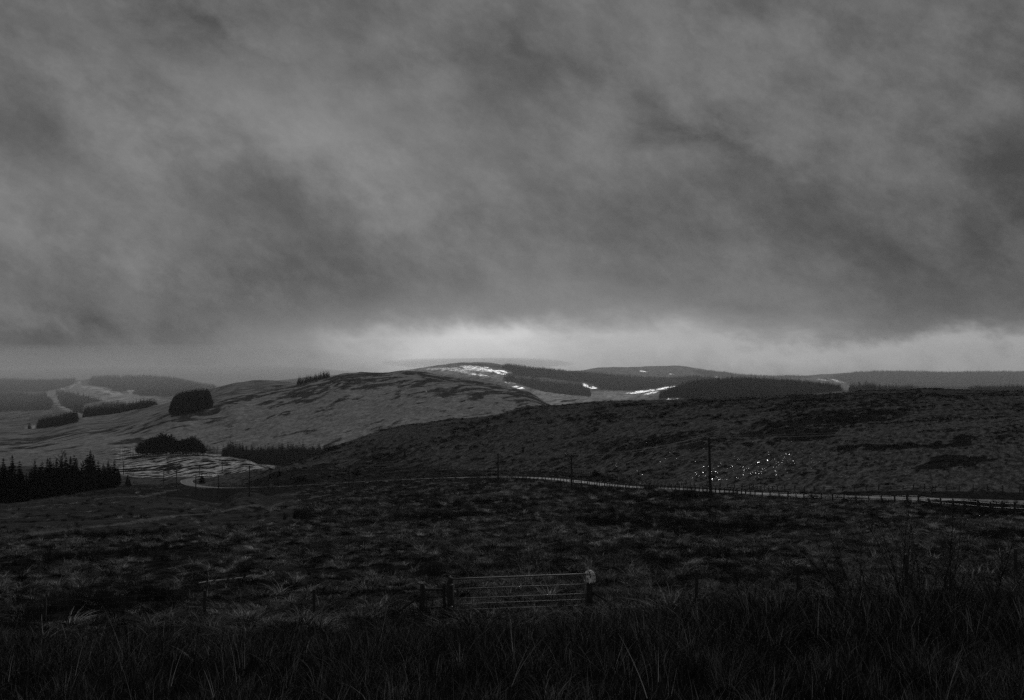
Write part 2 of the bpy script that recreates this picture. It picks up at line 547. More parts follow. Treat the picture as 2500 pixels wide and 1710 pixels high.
# forest outlines on the land (bearing px, sight px) with distance limits
FORESTS = [
    ('hill_plantation', [(414, 1013), (432, 1014), (475, 1007), (519, 995), (521, 975), (480, 975), (440, 985), (414, 1000)], 1150, 1420, 3.0, (17, 20)),
    ('valley_plantation', [(535, 1128), (600, 1132), (700, 1138), (830, 1130), (830, 1098), (700, 1100), (560, 1098)], 900, 1080, 4.0, (7, 10)),
    ('spruce_copse', [(88, 1047), (120, 1045), (190, 1031), (186, 1024), (150, 1026), (110, 1034)], 1750, 2050, 4.0, (10, 15)),
    ('ridge_forest', [(205, 1027), (300, 1015), (372, 1000), (388, 992), (330, 998), (285, 990), (240, 1000), (205, 1008)], 2100, 3200, 6.0, (12, 17)),
    ('far_forest', [(-300, 1018), (120, 1000), (130, 985), (110, 964), (-300, 958)], 2400, 4300, 8.0, (11, 15)),
    ('far_forest', [(150, 990), (200, 1010), (205, 985), (262, 978), (215, 970), (138, 960)], 2400, 4300, 8.0, (11, 15)),
    ('far_forest', [(215, 944), (300, 957), (350, 966), (480, 972), (530, 955), (520, 940), (400, 918), (300, 915), (225, 922)], 3000, 4600, 9.0, (9, 13)),
    ('far_forest', [(-300, 956), (110, 956), (140, 950), (175, 940), (185, 928), (-300, 925)], 3000, 4600, 9.0, (9, 13)),
    ('upper_forest', [(1225, 898), (1236, 893), (1290, 900), (1380, 910), (1420, 913), (1500, 920), (1580, 926), (1625, 927), (1700, 924), (1760, 928),
                      (1745, 938), (1700, 936), (1655, 945), (1600, 948), (1560, 954), (1500, 954), (1462, 951), (1448, 938), (1430, 936), (1330, 922), (1245, 916), (1240, 908)], 2500, 3600, 6.5, (8, 12)),
    ('lower_forest', [(1214, 926), (1240, 921), (1300, 930), (1425, 945), (1440, 958), (1442, 968), (1400, 966), (1330, 957), (1265, 938)], 2200, 3300, 5.5, (9, 13)),
    ('slope_forest', [(1608, 974), (1622, 958), (1680, 943), (1720, 936), (1800, 929), (1900, 931), (1965, 939), (2025, 946), (2062, 953), (1980, 963), (1900, 972), (1720, 980)], 1900, 2350, 5.0, (8, 12)),
    ('knoll_forest', [(2062, 960), (2085, 951), (2150, 951), (2250, 956), (2200, 963)], 1500, 2100, 5.0, (9, 14)),
    ('edge_forest', [(2350, 964), (2400, 955), (2560, 950), (2560, 966)], 1500, 2200, 5.0, (9, 14)),
    ('skyline_forest', [(2010, 925), (2090, 910), (2600, 906), (2600, 955), (2250, 955), (2110, 946)], 3000, 5300, 10.0, (8, 12)),
    ('skyline_forest', [(1690, 905), (1850, 914), (1990, 922), (1850, 926), (1720, 918)], 4400, 5300, 11.0, (7, 10)),
]
# snow and wet, glaring ground on the far slopes: (u, y, half width, half height, tilt)
SNOW = [(1070, 901, 60, 4, -2), (1120, 903, 90, 7, 2), (1160, 898, 60, 7, 4), (1222, 909, 30, 9, 12), (1150, 912, 80, 5, 10), (1185, 905, 40, 6, 0),
        (1245, 935, 25, 2.5, 8), (1266, 946, 24, 5, 10), (1430, 942, 14, 7, 25), (1447, 947, 16, 5, 5), (1565, 957, 60, 4.5, -8), (1625, 948, 45, 4, -10), (1590, 960, 30, 3, -10),
        (1640, 975, 32, 3.5, -2), (1570, 907, 17, 3, 3), (1640, 913.5, 18, 1.4, 2), (1748, 922, 6, 6, 0), (2010, 928, 30, 2, 8), (2042, 930, 22, 4, 16), (2056, 933, 12, 3, 12),
        (1865, 973, 12, 2, 0), (193, 935, 10, 6, -30), (152, 950, 9, 3.5, -5), (176, 944, 16, 4, -28), (225, 947, 45, 5, 6), (262, 957, 34, 6, 20), (290, 962, 16, 5, 5), (318, 956, 15, 4, -5),
        (318, 960, 8, 4, 0), (180, 959, 10, 4, 0), (212, 967, 30, 5, 14), (250, 976, 34, 2.5, 12), (296, 925, 2.5, 8, -30), (75, 980, 9, 2, 0)]
PALE = [(1110, 905, 130, 12, 3), (1200, 915, 60, 12, 12), (125, 962, 12, 12, 40), (138, 978, 8, 14, -20), (165, 998, 30, 6, 20), (200, 1012, 14, 8, 30), (85, 1044, 20, 6, -5), (310, 972, 90, 12, 5), (240, 962, 90, 16, 10),
        (1360, 960, 120, 14, 10), (1330, 975, 90, 14, 12), (1500, 965, 90, 12, 0), (1930, 965, 70, 5, -6)]


def ellipses(tab, u, y):
    m = np.zeros(u.shape)
    for (cu, cy, ru, ry, tilt) in tab:
        c, s = math.cos(R(tilt)), math.sin(R(tilt))
        a = ((u - cu) * c + (y - cy) * s) / ru
        b = (-(u - cu) * s + (y - cy) * c) / ry
        m = np.maximum(m, np.clip(1.6 - (a * a + b * b) ** .5 * 1.15, 0, 1))
    return m


# ------------------------------------------------------------------ land materials
def new_mat(name):
    mat = bpy.data.materials.new(name)
    mat.use_nodes = True
    t = mat.node_tree
    b = NB(t)
    pr = t.nodes['Principled BSDF']
    return mat, b, pr


def grey(b, v):
    c = b.n('ShaderNodeCombineColor')
    for i in range(3):
        b.put(c.inputs[i], v)
    return c.outputs[0]


def attr(b, name):
    nd = b.n('ShaderNodeAttribute', attribute_name=name)
    return nd.outputs['Fac']


def land_material(name, s_patch, s_fine, bump_d, heath_alb, stretch, con=.55, tear=.38, snow_alb=.88):
    mat, b, pr = new_mat(name)
    pos = b.n('ShaderNodeNewGeometry').outputs['Position']
    mp = b.n('ShaderNodeMapping')
    b.put(mp.inputs['Vector'], pos)
    mp.vector_type = 'TEXTURE'                   # patches drawn out along the fall of the slope
    mp.inputs['Rotation'].default_value = (0, 0, -.36)
    mp.inputs['Scale'].default_value = (1.0, stretch, 1.0)
    patch = b.noise(mp.outputs[0], s_patch, 6.0, .58, .4)
    fine = b.noise(mp.outputs[0], s_fine, 6.0, .65, .2)
    grain = b.noise(mp.outputs[0], s_fine * 3.2, 4.0, .65)
    base, heath, snow = attr(b, 'base'), attr(b, 'heath'), attr(b, 'snow')
    # heather where the patch noise is under the local density
    hm = b.step(b.m('SUBTRACT', b.m('ADD', patch, b.m('MULTIPLY', b.m('SUBTRACT', fine, .5), tear)), b.m('ADD', .30, b.m('MULTIPLY', heath, .42))), -.04, .035, 1.0, 0.0)
    g = b.m('MULTIPLY', base, b.step(fine, .32, .68, 1 - con, 1 + con))
    g = b.m('MULTIPLY', g, b.step(grain, .3, .7, .62, 1.38))
    hcol = b.m('MULTIPLY', heath_alb, b.m('MULTIPLY', b.step(fine, .32, .68, .6, 1.5), b.step(grain, .3, .7, .7, 1.3)))
    mix = b.n('ShaderNodeMix')
    b.put(mix.inputs[0], hm); b.put(mix.inputs[2], g); b.put(mix.inputs[3], hcol)
    mp2 = b.n('ShaderNodeMapping')
    b.put(mp2.inputs['Vector'], pos)
    mp2.inputs['Rotation'].default_value = (0, 0, -.15)
    mp2.vector_type = 'TEXTURE'
    mp2.inputs['Scale'].default_value = (4.0, 9.0, 1.0)
    streak = b.noise(mp2.outputs[0], s_fine * 4.0, 6.0, .62, .3)
    sm = b.step(b.m('SUBTRACT', b.m('MULTIPLY', snow, .64), b.m('ADD', b.m('MULTIPLY', patch, .25), b.m('MULTIPLY', streak, .95))), -.06, .08)
    sm = b.m('MULTIPLY', sm, b.step(snow, .02, .15))
    mix2 = b.n('ShaderNodeMix')
    b.put(mix2.inputs[0], sm); b.put(mix2.inputs[2], mix.outputs[0]); b.put(mix2.inputs[3], snow_alb)
    b.put(pr.inputs['Base Color'], grey(b, mix2.outputs[0]))
    b.put(pr.inputs['Roughness'], b.step(sm, 0, 1, .95, .48))
    b.put(pr.inputs['Specular IOR Level'], b.step(sm, 0, 1, .0, .8))
    bp = b.n('ShaderNodeBump')
    bp.inputs['Strength'].default_value = 1.0
    bp.inputs['Distance'].default_value = bump_d
    b.put(bp.inputs['Height'], b.m('ADD', b.m('MULTIPLY', fine, 1.0), b.m('MULTIPLY', grain, .35)))
    b.put(pr.inputs['Normal'], bp.outputs[0])
    return mat


mat_ground = land_material('moor_turf', .35, 1.1, .22, .014, 3.0)
mat_side = land_material('rough_hill_grass', .20, .7, 1.1, .022, 5.0, .72)
mat_mid = land_material('hill_grass_and_heather', .055, .20, 1.0, .062, 4.2, .28, .30)
mat_far = land_material('far_hill_cover', .03, .09, 2.5, .05, 6.0)

# ------------------------------------------------------------------ land mesh
us = np.concatenate([np.linspace(-3000, -400, 36, endpoint=False), np.linspace(-400, -60, 20, endpoint=False),
                     np.arange(-60, 2561, 4.0), np.linspace(2580, 2900, 20), np.linspace(2960, 5500, 36)])
NC = len(us)
S, ZL, HH, MM = lines_at(us)
ROWS = [8, 22, 24, 55, 40, 40, 45, 120, 22, 34, 95, 10, 40, 10, 90, 8, 55, 5, 3]
GROUPS = [('ground', 0, 7, mat_ground), ('near_hill', 7, 10, mat_side), ('middle_hill', 10, 12, mat_mid), ('far_hills', 12, 19, mat_far)]
LAND_OF = {}
for gname, k0, k1, mat in GROUPS:
    rx, ry, rz, zone = [], [], [], []
    for k in range(k0, k1):
        n = ROWS[k]
        ts = np.arange(n) / n
        if k == k1 - 1:
            ts = np.append(ts, 1.0)
        for t in ts:
            D = np.exp(S[k] + (S[k + 1] - S[k]) * t)
            zz = hermite(ZL[k], ZL[k + 1], MM[k] * HH[k], MM[k + 1] * HH[k], t)
            rx.append((us - U0) / F * D); ry.append(D); rz.append(zz); zone.append(k + t)
    X, Y, Zz = np.array(rx), np.array(ry), np.array(rz)
    zone = np.repeat(np.array(zone)[:, None], NC, 1)
    NR = X.shape[0]
    zf = Zz.ravel() + relief(X.ravel(), Y.ravel())
    zf = flatten(X.ravel(), Y.ravel(), zf)
    co = np.stack([X.ravel(), Y.ravel(), zf], 1)
    me = bpy.data.meshes.new(gname)
    me.vertices.add(NR * NC)
    me.vertices.foreach_set('co', co.ravel().astype(np.float32))
    i = (np.arange(NR - 1)[:, None] * NC + np.arange(NC - 1)[None, :]).ravel()
    quads = np.stack([i, i + 1, i + NC + 1, i + NC], 1)
    nq = len(quads)
    me.loops.add(nq * 4)
    me.loops.foreach_set('vertex_index', quads.ravel().astype(np.int32))
    me.polygons.add(nq)
    me.polygons.foreach_set('loop_start', (np.arange(nq) * 4).astype(np.int32))
    me.polygons.foreach_set('loop_total', np.full(nq, 4, np.int32))
    me.polygons.foreach_set('use_smooth', np.ones(nq, bool))
    # ground cover
    xf, yf = X.ravel(), Y.ravel()
    uf = np.tile(us, NR)
    ya = H0 - zf / yf * F
    zn = zone.ravel()
    base = np.full(len(xf), .026)
    heath = np.full(len(xf), .25)
    snow = np.zeros(len(xf))
    if gname == 'ground':
        field = (uf < 720) & (yf > 115) & (yf < 430)
        base = np.where(field, .02 + .07 * fbm(xf / 30, yf / 6, 15, 3), base)
        heath = np.where(field, .16, .3)
        heath = np.maximum(heath, np.interp(yf, [34, 62], [.85, .2]))
        verge = np.zeros(len(xf))
    elif gname == 'near_hill':
        big = fbm(xf / 60, yf / 90, 41, 3)
        heath = .12 + .5 * np.clip((big - .45) * 3.2, 0, 1)
        base = np.full(len(xf), .10)
        heath = np.maximum(heath, .8 * ellipses([(2010, 1022, 190, 22, -5), (1950, 1058, 150, 15, -6), (2250, 1086, 230, 10, -5), (2330, 1128, 120, 14, -4)],
                                              uf + 170 * (fbm(xf / 11, yf / 40, 201, 3) - .5), ya + 34 * (fbm(xf / 9, yf / 36, 207, 3) - .5)))
        kn = (zn > 8.0) & (uf < 670) & (uf > 285 + 14 * np.sin(yf * .1))
        left = (zn > 8.0) & (uf <= 300)
        base = np.where(left, .26, base)
        heath = np.where(left, .2, heath)
        base = np.where(kn, .62, base)
        heath = np.where(kn, .52, heath)
        lower = (zn <= 8.0) & (uf < 620)
        heath = np.where(lower, .3, heath)
    elif gname == 'middle_hill':
        top = np.clip((zn - 10.35) / .5, 0, 1)
        heath = .33 + .33 * top + .34 * (fbm(xf / 110, yf / 300, 55, 3) - .5) * 2
        heath = np.where(uf < 420, np.clip(heath, .05, .35), heath)
        heath = np.where(zn > 11, .5, heath)
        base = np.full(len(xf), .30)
    else:
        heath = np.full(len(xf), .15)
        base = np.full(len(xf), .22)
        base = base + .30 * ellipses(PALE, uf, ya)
        snow = ellipses(SNOW, uf, ya) * (yf > 2000)
    for fn, poly, d0, d1, _, _ in FORESTS:
        ins = (snow < .3) & (yf > d0) & (yf < d1) & inside(poly, uf, ya)
        heath[ins] = 2.0
    for an, arr in (('base', base), ('heath', heath), ('snow', snow)):
        a = me.attributes.new(an, 'FLOAT', 'POINT')
        a.data.foreach_set('value', arr.astype(np.float32))
    me.materials.append(mat)
    me.update()
    me.validate()
    LAND_OF[gname] = tag(obj(gname, me), kind='structure')

# ------------------------------------------------------------------ road
mat_road, b, pr = new_mat('damp_asphalt')
pos = b.n('ShaderNodeNewGeometry').outputs['Position']
b.put(pr.inputs['Base Color'], grey(b, b.m('ADD', .07, b.m('MULTIPLY', b.noise(pos, .25, 6), .08))))
b.put(pr.inputs['Roughness'], b.m('ADD', .72, b.m('MULTIPLY', b.noise(pos, .3, 4), .25)))
pr.inputs['Specular IOR Level'].default_value = .25
mat_paint, b, pr = new_mat('worn_road_paint')
pos = b.n('ShaderNodeNewGeometry').outputs['Position']
b.put(pr.inputs['Base Color'], grey(b, b.m('ADD', .55, b.m('MULTIPLY', b.noise(pos, 2.0, 4), .4))))
pr.inputs['Roughness'].default_value = .55

tan = np.gradient(ROADP[:, :2], axis=0)
tan /= np.linalg.norm(tan, axis=1)[:, None]
nor = np.stack([-tan[:, 1], tan[:, 0]], 1)


def ribbon(name, i0, i1, off0, off1, lift, mat, parent=None, step=1):
    v, f = [], []
    idx = list(range(i0, i1 + 1, step))
    cols = np.linspace(off0, off1, 5 if abs(off1 - off0) > 1 else 2)
    for i in idx:
        for c in cols:
            q = ROADP[i, :2] + nor[i] * c
            v.append((q[0], q[1], ROADP[i, 2] + lift - .012 * abs(c)))
    n = len(cols)
    for a in range(len(idx) - 1):
        for c in range(n - 1):
            f.append((a * n + c, a * n + c + 1, (a + 1) * n + c + 1, (a + 1) * n + c))
    return obj(name, mesh_from(name, v, f, mat, True), parent)


NP_ = len(ROADP)
road = tag(ribbon('road', 0, NP_ - 1, -3.1, 3.1, .05, mat_road), kind='structure')
# centre line: long dashes; edge lines at the bend
for i in range(4, NP_ - 6, 6):
    ribbon('centre_dash', i, i + 3, -.09, .09, .075, mat_paint, road)
ribbon('edge_line', 20, 110, 2.75, 2.87, .072, mat_paint, road, 2)
ribbon('edge_line', 30, 80, -2.87, -2.75, .072, mat_paint, road, 2)

# ================================================================== vegetation sources (kept out of the scene, instanced)
def veg_material(name, lo, hi, transl=.35, rough=.8, rnd=.5, spec=.0, power=2.4):
    mat, b, pr = new_mat(name)
    val = attr(b, 'val')
    rand = b.n('ShaderNodeObjectInfo').outputs['Random']
    k = b.m('ADD', b.m('MULTIPLY', val, 1 - rnd), b.m('MULTIPLY', rand, rnd))
    col = grey(b, b.m('ADD', lo, b.m('MULTIPLY', b.m('POWER', k, power), hi - lo)))
    b.put(pr.inputs['Base Color'], col)
    pr.inputs['Roughness'].default_value = rough
    pr.inputs['Specular IOR Level'].default_value = spec
    tr = b.n('ShaderNodeBsdfTranslucent')
    b.put(tr.inputs['Color'], col)
    ms = b.n('ShaderNodeMixShader')
    ms.inputs[0].default_value = transl
    mat.node_tree.links.new(pr.outputs[0], ms.inputs[1])
    mat.node_tree.links.new(tr.outputs[0], ms.inputs[2])
    out = [n for n in mat.node_tree.nodes if n.type == 'OUTPUT_MATERIAL'][0]
    mat.node_tree.links.new(ms.outputs[0], out.inputs['Surface'])
    return mat


mat_fg = veg_material('dead_grass', .003, .42, .4, rnd=.45, power=5.2)
mat_stalk = veg_material('bleached_stalk', .3, .6, .2, rnd=.6)
mat_tuss = veg_material('tussock_grass', .005, .90, .5, rnd=.6, power=4.0)
mat_rush = veg_material('rush', .006, .09, .2)
mat_heath = veg_material('heather', .012, .035, .1)
mat_needle = veg_material('spruce_needles', .006, .02, .1)
mat_bare = veg_material('bare_twigs', .015, .06, .0)
mat_bark, b, pr = new_mat('bark')
pos = b.n('ShaderNodeNewGeometry').outputs['Position']
b.put(pr.inputs['Base Color'], grey(b, b.m('ADD', .02, b.m('MULTIPLY', b.noise(pos, 6.0, 4), .05))))
pr.inputs['Roughness'].default_value = .9


def collect(name, meshes):
    c = bpy.data.collections.new(name)
    for i, me in enumerate(meshes):
        o = bpy.data.objects.new('%s_%02d' % (name, i), me)
        c.objects.link(o)
    return c


def scatter_tree(coll):
    ng = bpy.data.node_groups.new('scatter_' + coll.name, 'GeometryNodeTree')
    ng.interface.new_socket('Geometry', in_out='INPUT', socket_type='NodeSocketGeometry')
    ng.interface.new_socket('Geometry', in_out='OUTPUT', socket_type='NodeSocketGeometry')
    N = ng.nodes.new
    gi, go = N('NodeGroupInput'), N('NodeGroupOutput')
    ci = N('GeometryNodeCollectionInfo')
    ci.inputs['Collection'].default_value = coll
    ci.inputs['Separate Children'].default_value = True
    ci.inputs['Reset Children'].default_value = True
    ip = N('GeometryNodeInstanceOnPoints')
    ip.inputs['Pick Instance'].default_value = True
    L = ng.links.new

    def na(name, typ):
        a = N('GeometryNodeInputNamedAttribute')
        a.data_type = typ
        a.inputs['Name'].default_value = name
        return a.outputs['Attribute']
    e2r = N('FunctionNodeEulerToRotation')
    L(na('rot', 'FLOAT_VECTOR'), e2r.inputs[0])
    L(gi.outputs[0], ip.inputs['Points'])
    L(ci.outputs[0], ip.inputs['Instance'])
    L(na('idx', 'INT'), ip.inputs['Instance Index'])
    L(e2r.outputs[0], ip.inputs['Rotation'])
    L(na('scl', 'FLOAT_VECTOR'), ip.inputs['Scale'])
    L(ip.outputs[0], go.inputs[0])
    return ng


def scatter(name, P, scl, coll, nvar, tilt=.12, parent=None, rot=None, idx=None):
    P = np.asarray(P, np.float32)
    n = len(P)
    me = bpy.data.meshes.new(name)
    me.vertices.add(n)
    me.vertices.foreach_set('co', P.ravel())
    scl = np.asarray(scl, np.float32)
    if scl.ndim == 1:
        scl = np.repeat(scl[:, None], 3, 1)
    if rot is None:
        rot = np.stack([rng.normal(0, tilt, n), rng.normal(0, tilt, n), rng.uniform(0, 6.283, n)], 1)
    if idx is None:
        idx = rng.integers(0, nvar, n)
    a = me.attributes.new('scl', 'FLOAT_VECTOR', 'POINT'); a.data.foreach_set('vector', scl.ravel())
    a = me.attributes.new('rot', 'FLOAT_VECTOR', 'POINT'); a.data.foreach_set('vector', rot.astype(np.float32).ravel())
    a = me.attributes.new('idx', 'INT', 'POINT'); a.data.foreach_set('value', idx.astype(np.int32))
    o = obj(name, me, parent)
    md = o.modifiers.new('scatter', 'NODES')
    if coll.name not in TREES:
        TREES[coll.name] = scatter_tree(coll)
    md.node_group = TREES[coll.name]
    return o


TREES = {}
rr = random.Random(11)


def tuft(n, rad, h0, h1, wd, lean, droop, mat, name, seg=4, vmin=0.0, vmax=1.0):
    mb = MB()
    for _ in range(n):
        a = rr.uniform(0, 6.283)
        r = rad * math.sqrt(rr.random())
        h = rr.uniform(h0, h1) * (1 - .35 * r / rad)
        la = a + rr.gauss(0, .7)
        ln = abs(rr.gauss(lean, lean * .5)) + droop * .2
        d = Vector((math.cos(la), math.sin(la), 0))
        side = Vector((math.cos(a + 1.2 + rr.random()), math.sin(a + 1.2 + rr.random()), 0))
        p0 = Vector((r * math.cos(a), r * math.sin(a), -.03))
        pts, ws = [], []
        kink = rr.random() < .25
        for i in range(seg + 1):
            t = i / seg
            x = ln * t ** 1.6 * h
            z = h * (t - droop * t ** 2.6)
            if kink and t > .6:
                x += .25 * h * (t - .6)
                z -= .3 * h * (t - .6)
            pts.append(p0 + d * x + Vector((0, 0, z)))
            ws.append(wd * (1 - t * .85) * rr.uniform(.8, 1.2))
        v = rr.uniform(vmin, vmax)
        mb.blade(pts, ws, side, v)
    return mb.mesh(name, mat)


mat_fgpale = veg_material('pale_dead_grass', .02, .5, .4, rnd=.3, power=2.2)
FG = collect('dead_grass_tuft', [tuft(44, .20, .22, .55, .0062, .6, .30, mat_fgpale, 'dead_grass_tuft') for _ in range(3)] + [tuft(60, .22, .22, .60, .0056, .38, .15, mat_fg, 'dead_grass_tuft') for _ in range(5)] +
             [tuft(64, .20, .20, .50, .0060, .75, .40, mat_fg, 'dead_grass_tuft') for _ in range(4)])
STALK = collect('pale_stalk', [tuft(2, .10, .30, .62, .005, .25, .04, mat_stalk, 'pale_stalk', seg=6) for _ in range(6)])
TUSS = collect('tussock', [tuft(95, .26, .28, .55, .022, 1.0, .62, mat_tuss, 'tussock', seg=4) for _ in range(6)])
RUSH = collect('rush_clump', [tuft(70, .28, .45, .95, .014, .22, .06, mat_rush, 'rush_clump', seg=3) for _ in range(5)])


def shrublet(mat, name, n=46, flat=.55):
    mb = MB()
    for _ in range(n):
        a, e = rr.uniform(0, 6.283), math.asin(rr.random())
        r = rr.uniform(.55, 1.0)
        c = Vector((math.cos(a) * math.cos(e) * r, math.sin(a) * math.cos(e) * r, math.sin(e) * r * flat))
        s = rr.uniform(.18, .38)
        q = [c + Vector((rr.uniform(-s, s), rr.uniform(-s, s), rr.uniform(-s, s) * .7 + .05)) for _ in range(3)]
        mb.tri(*q, rr.random())
    return mb.mesh(name, mat)


HEATH = collect('heather_bush', [shrublet(mat_heath, 'heather_bush') for _ in range(6)])
mat_hum = veg_material('hummock_grass', .03, .36, .45, rnd=.6)
LOWT = collect('grass_hummock', [shrublet(mat_hum, 'grass_hummock', 22, .4) for _ in range(6)])


def conifer_mesh(name, h=1.0, r=.19, whorls=16, per=7, bare=.08, jag=.35, mat=None):
    """crown only; unit height"""
    mb = MB()
    for k in range(whorls):
        t = bare + (1 - bare) * (k + rr.uniform(-.2, .2)) / whorls
        rad = r * (1 - t) ** .8 / (1 - bare) ** .8 * rr.uniform(.8, 1.15) + .012
        if t < bare + .15:
            rad *= .75
        for j in range(per):
            a = 6.283 * (j + rr.random()) / per
            L = rad * rr.uniform(1 - jag, 1 + jag)
            d = Vector((math.cos(a), math.sin(a), 0))
            s = Vector((-d.y, d.x, 0))
            z0 = h * t
            dz = L * rr.uniform(.15, .6)
            wdt = L * rr.uniform(.25, .42)
            root, tip = Vector((0, 0, z0 + .02)), d * L + Vector((0, 0, z0 - dz))
            mid = d * L * .6 + Vector((0, 0, z0 - dz * .4))
            mb.tri(root, mid + s * wdt, tip, rr.random())
            mb.tri(root, tip, mid - s * wdt, rr.random())
            mb.tri(root, mid - Vector((0, 0, wdt * .7)), tip, rr.random())
    mb.tri((-.006, 0, .93), (.006, 0, .93), (0, 0, 1.03), .4)
    mb.tri((0, -.006, .93), (0, .006, .93), (0, 0, 1.03), .4)
    return mb.mesh(name, mat or mat_needle)


mat_farneedle = veg_material('plantation_needles', .025, .12, .15)
FARCON = collect('far_conifer', [conifer_mesh('far_conifer', r=.26, whorls=8, per=5, bare=.02, mat=mat_farneedle) for _ in range(6)])

# ------------------------------------------------------------------ ground cover
def field_pts(n, d0, d1, u0=-120, u1=2620, bias=1.0):
    """random points on the land, uniform per area inside a wedge"""
    D = np.sqrt(rng.uniform(d0 ** 2, d1 ** 2, n))
    if bias != 1.0:
        D = d0 * (d1 / d0) ** (rng.random(n) ** bias)
    u = rng.uniform(u0, u1, n)
    X = (u - U0) / F * D
    return u, D, X


# foreground grass: from the viewer's feet to the gate
u, D, X = field_pts(30000, 4.2, 38.8, -300, 2800)
u2, D2, X2 = field_pts(3500, 3.6, 12, -300, 2800)
u3, D3, X3 = field_pts(26000, 38, 66, -200, 2700)
k3 = rng.random(len(D3)) < np.interp(D3, [38, 66], [.75, .06]) * np.where(u3 > 1450, .45, 1.0)
u, D, X = np.r_[u, u2, u3[k3]], np.r_[D, D2, D3[k3]], np.r_[X, X2, X3[k3]]
dens = fbm(X / 1.7, D / 2.4, 5, 3)
keep = rng.random(len(D)) < np.clip((dens - .34) * 5.0, np.where(D < 13, .5, .18), 1) * np.where(u > 1950, .62, 1.0) * np.interp(D, [24, 38], [1.0, .6])
u, D, X = u[keep], D[keep], X[keep]
z = ground(X, D)
hs = (.35 + 1.15 * fbm(X / 3.0, D / 4.0, 9, 3)) * rng.uniform(.7, 1.25, len(D))
hs *= np.where(D < 9, .85, 1.0) * np.interp(D, [24, 36, 60], [1.0, .72, .6])
o = scatter('foreground_grass', np.stack([X, D, z], 1), np.stack([hs * 1.1, hs * 1.1, hs], 1), FG, 12, .14, idx=np.where(rng.random(len(D)) < .12 * (fbm(X / 2.2, D / 3.0, 19, 2) > .52), rng.integers(0, 3, len(D)), rng.integers(3, 12, len(D))))
tag(o, 'tall dead dark grass filling the foreground up to the gate', 'grass', kind='stuff')

u, D, X = field_pts(420, 6.5, 20, -60, 2560)
keep = rng.random(len(D)) < np.where(u < 650, .75, .16)
u, D, X = u[keep], D[keep], X[keep]
o = scatter('pale_grass_stalks', np.stack([X, D, ground(X, D) + .15], 1), rng.uniform(.6, 1.1, len(D)), STALK, 6, .2)
tag(o, 'single bleached grass stalks standing out of the dark foreground', 'grass', kind='stuff')


def moor(n, d0, d1, bias, fun, u0=-150, u1=2650):
    u, D, X = field_pts(n, d0, d1, u0, u1, bias)
    s, *_ = lines_at(u)
    k = fun(u, D, X, s)
    keep = rng.random(n) < k
    u, D, X = u[keep], D[keep], X[keep]
    # keep the road clear
    d2 = np.full(len(X), 1e9)
    near = np.where((D > 120) & (D < 720))[0]
    for c in np.array_split(near, max(1, len(near) // 20000)):
        if len(c):
            d2[c] = ((X[c][:, None] - ROADP[None, ::2, 0]) ** 2 + (D[c][:, None] - ROADP[None, ::2, 1]) ** 2).min(1)
    ok = d2 > 4.2 ** 2
    return u[ok], D[ok], X[ok]


def rush_mask(X, D):
    return fbm(X / 9, D / 15, 21, 3)


def f_tuss(u, D, X, s):
    fld = (u < 720) & (D > 112) & (np.log(D) < s[6])
    m = np.clip((.60 - rush_mask(X, D)) * 5, .12, 1)
    m = np.where((D < 72) & (u > 1080), np.maximum(m, .7), m)
    m *= np.where((D < 80) & (u > 1080), 1.0, np.clip((fbm(X / 30, D / 30, 35, 2) - .2) * 2.2, .3, 1))
    m *= np.clip((fbm(X / 5, D / 5, 31, 2) - .25) * 3, .15, 1)
    m *= np.interp(D, [23, 40], [.08, 1.0])
    m *= np.where((D < 78) & (u < 1020), .45, 1.0)
    m = m * (np.log(D) < s[6])
    return np.where(fld, m * .10, m)


def f_rush(u, D, X, s):
    fld = (u < 720) & (D > 112) & (np.log(D) < s[6])
    m = np.clip((rush_mask(X, D) - .50) * 4, 0.015, .55) * np.where((D < 72) & (u > 1080), .35, 1.0)
    return np.where(fld, 0.01, m) * (np.log(D) < s[6])


u, D, X = moor(105000, 23, 470, .80, f_tuss)
sc = rng.uniform(.7, 1.5, len(D)) * np.clip(D / 110, 1, 2.1)
o = scatter('tussock_grass', np.stack([X, D, ground(X, D) - .02], 1), np.stack([sc, sc, sc * rng.uniform(.7, 1.1, len(D))], 1), TUSS, 6, .2)
tag(o, 'pale tussock grass covering the moor between gate and road', 'grass', kind='stuff')
u, D, X = moor(40000, 36, 420, .75, f_rush)
sc = rng.uniform(.7, 1.25, len(D)) * np.clip(D / 120, 1, 1.5)
o = scatter('rushes', np.stack([X, D, ground(X, D) - .02], 1), sc, RUSH, 5, .12)
tag(o, 'dark bands of rushes across the moor behind the gate', 'rushes', kind='stuff')


# pale grass bank running over the left field, and the banks below the road
def along(pts, n, wdt):
    P = np.array([[(a - U0) / F * d_.y, d_.y] for a, d_ in [(q[0], at(q[0], q[1], 40, 600)) for q in pts]])
    d = np.r_[0, np.cumsum(np.linalg.norm(np.diff(P, axis=0), axis=1))]
    t = rng.uniform(0, d[-1], n)
    return np.interp(t, d, P[:, 0]) + rng.normal(0, wdt, n), np.interp(t, d, P[:, 1]) + rng.normal(0, wdt, n)


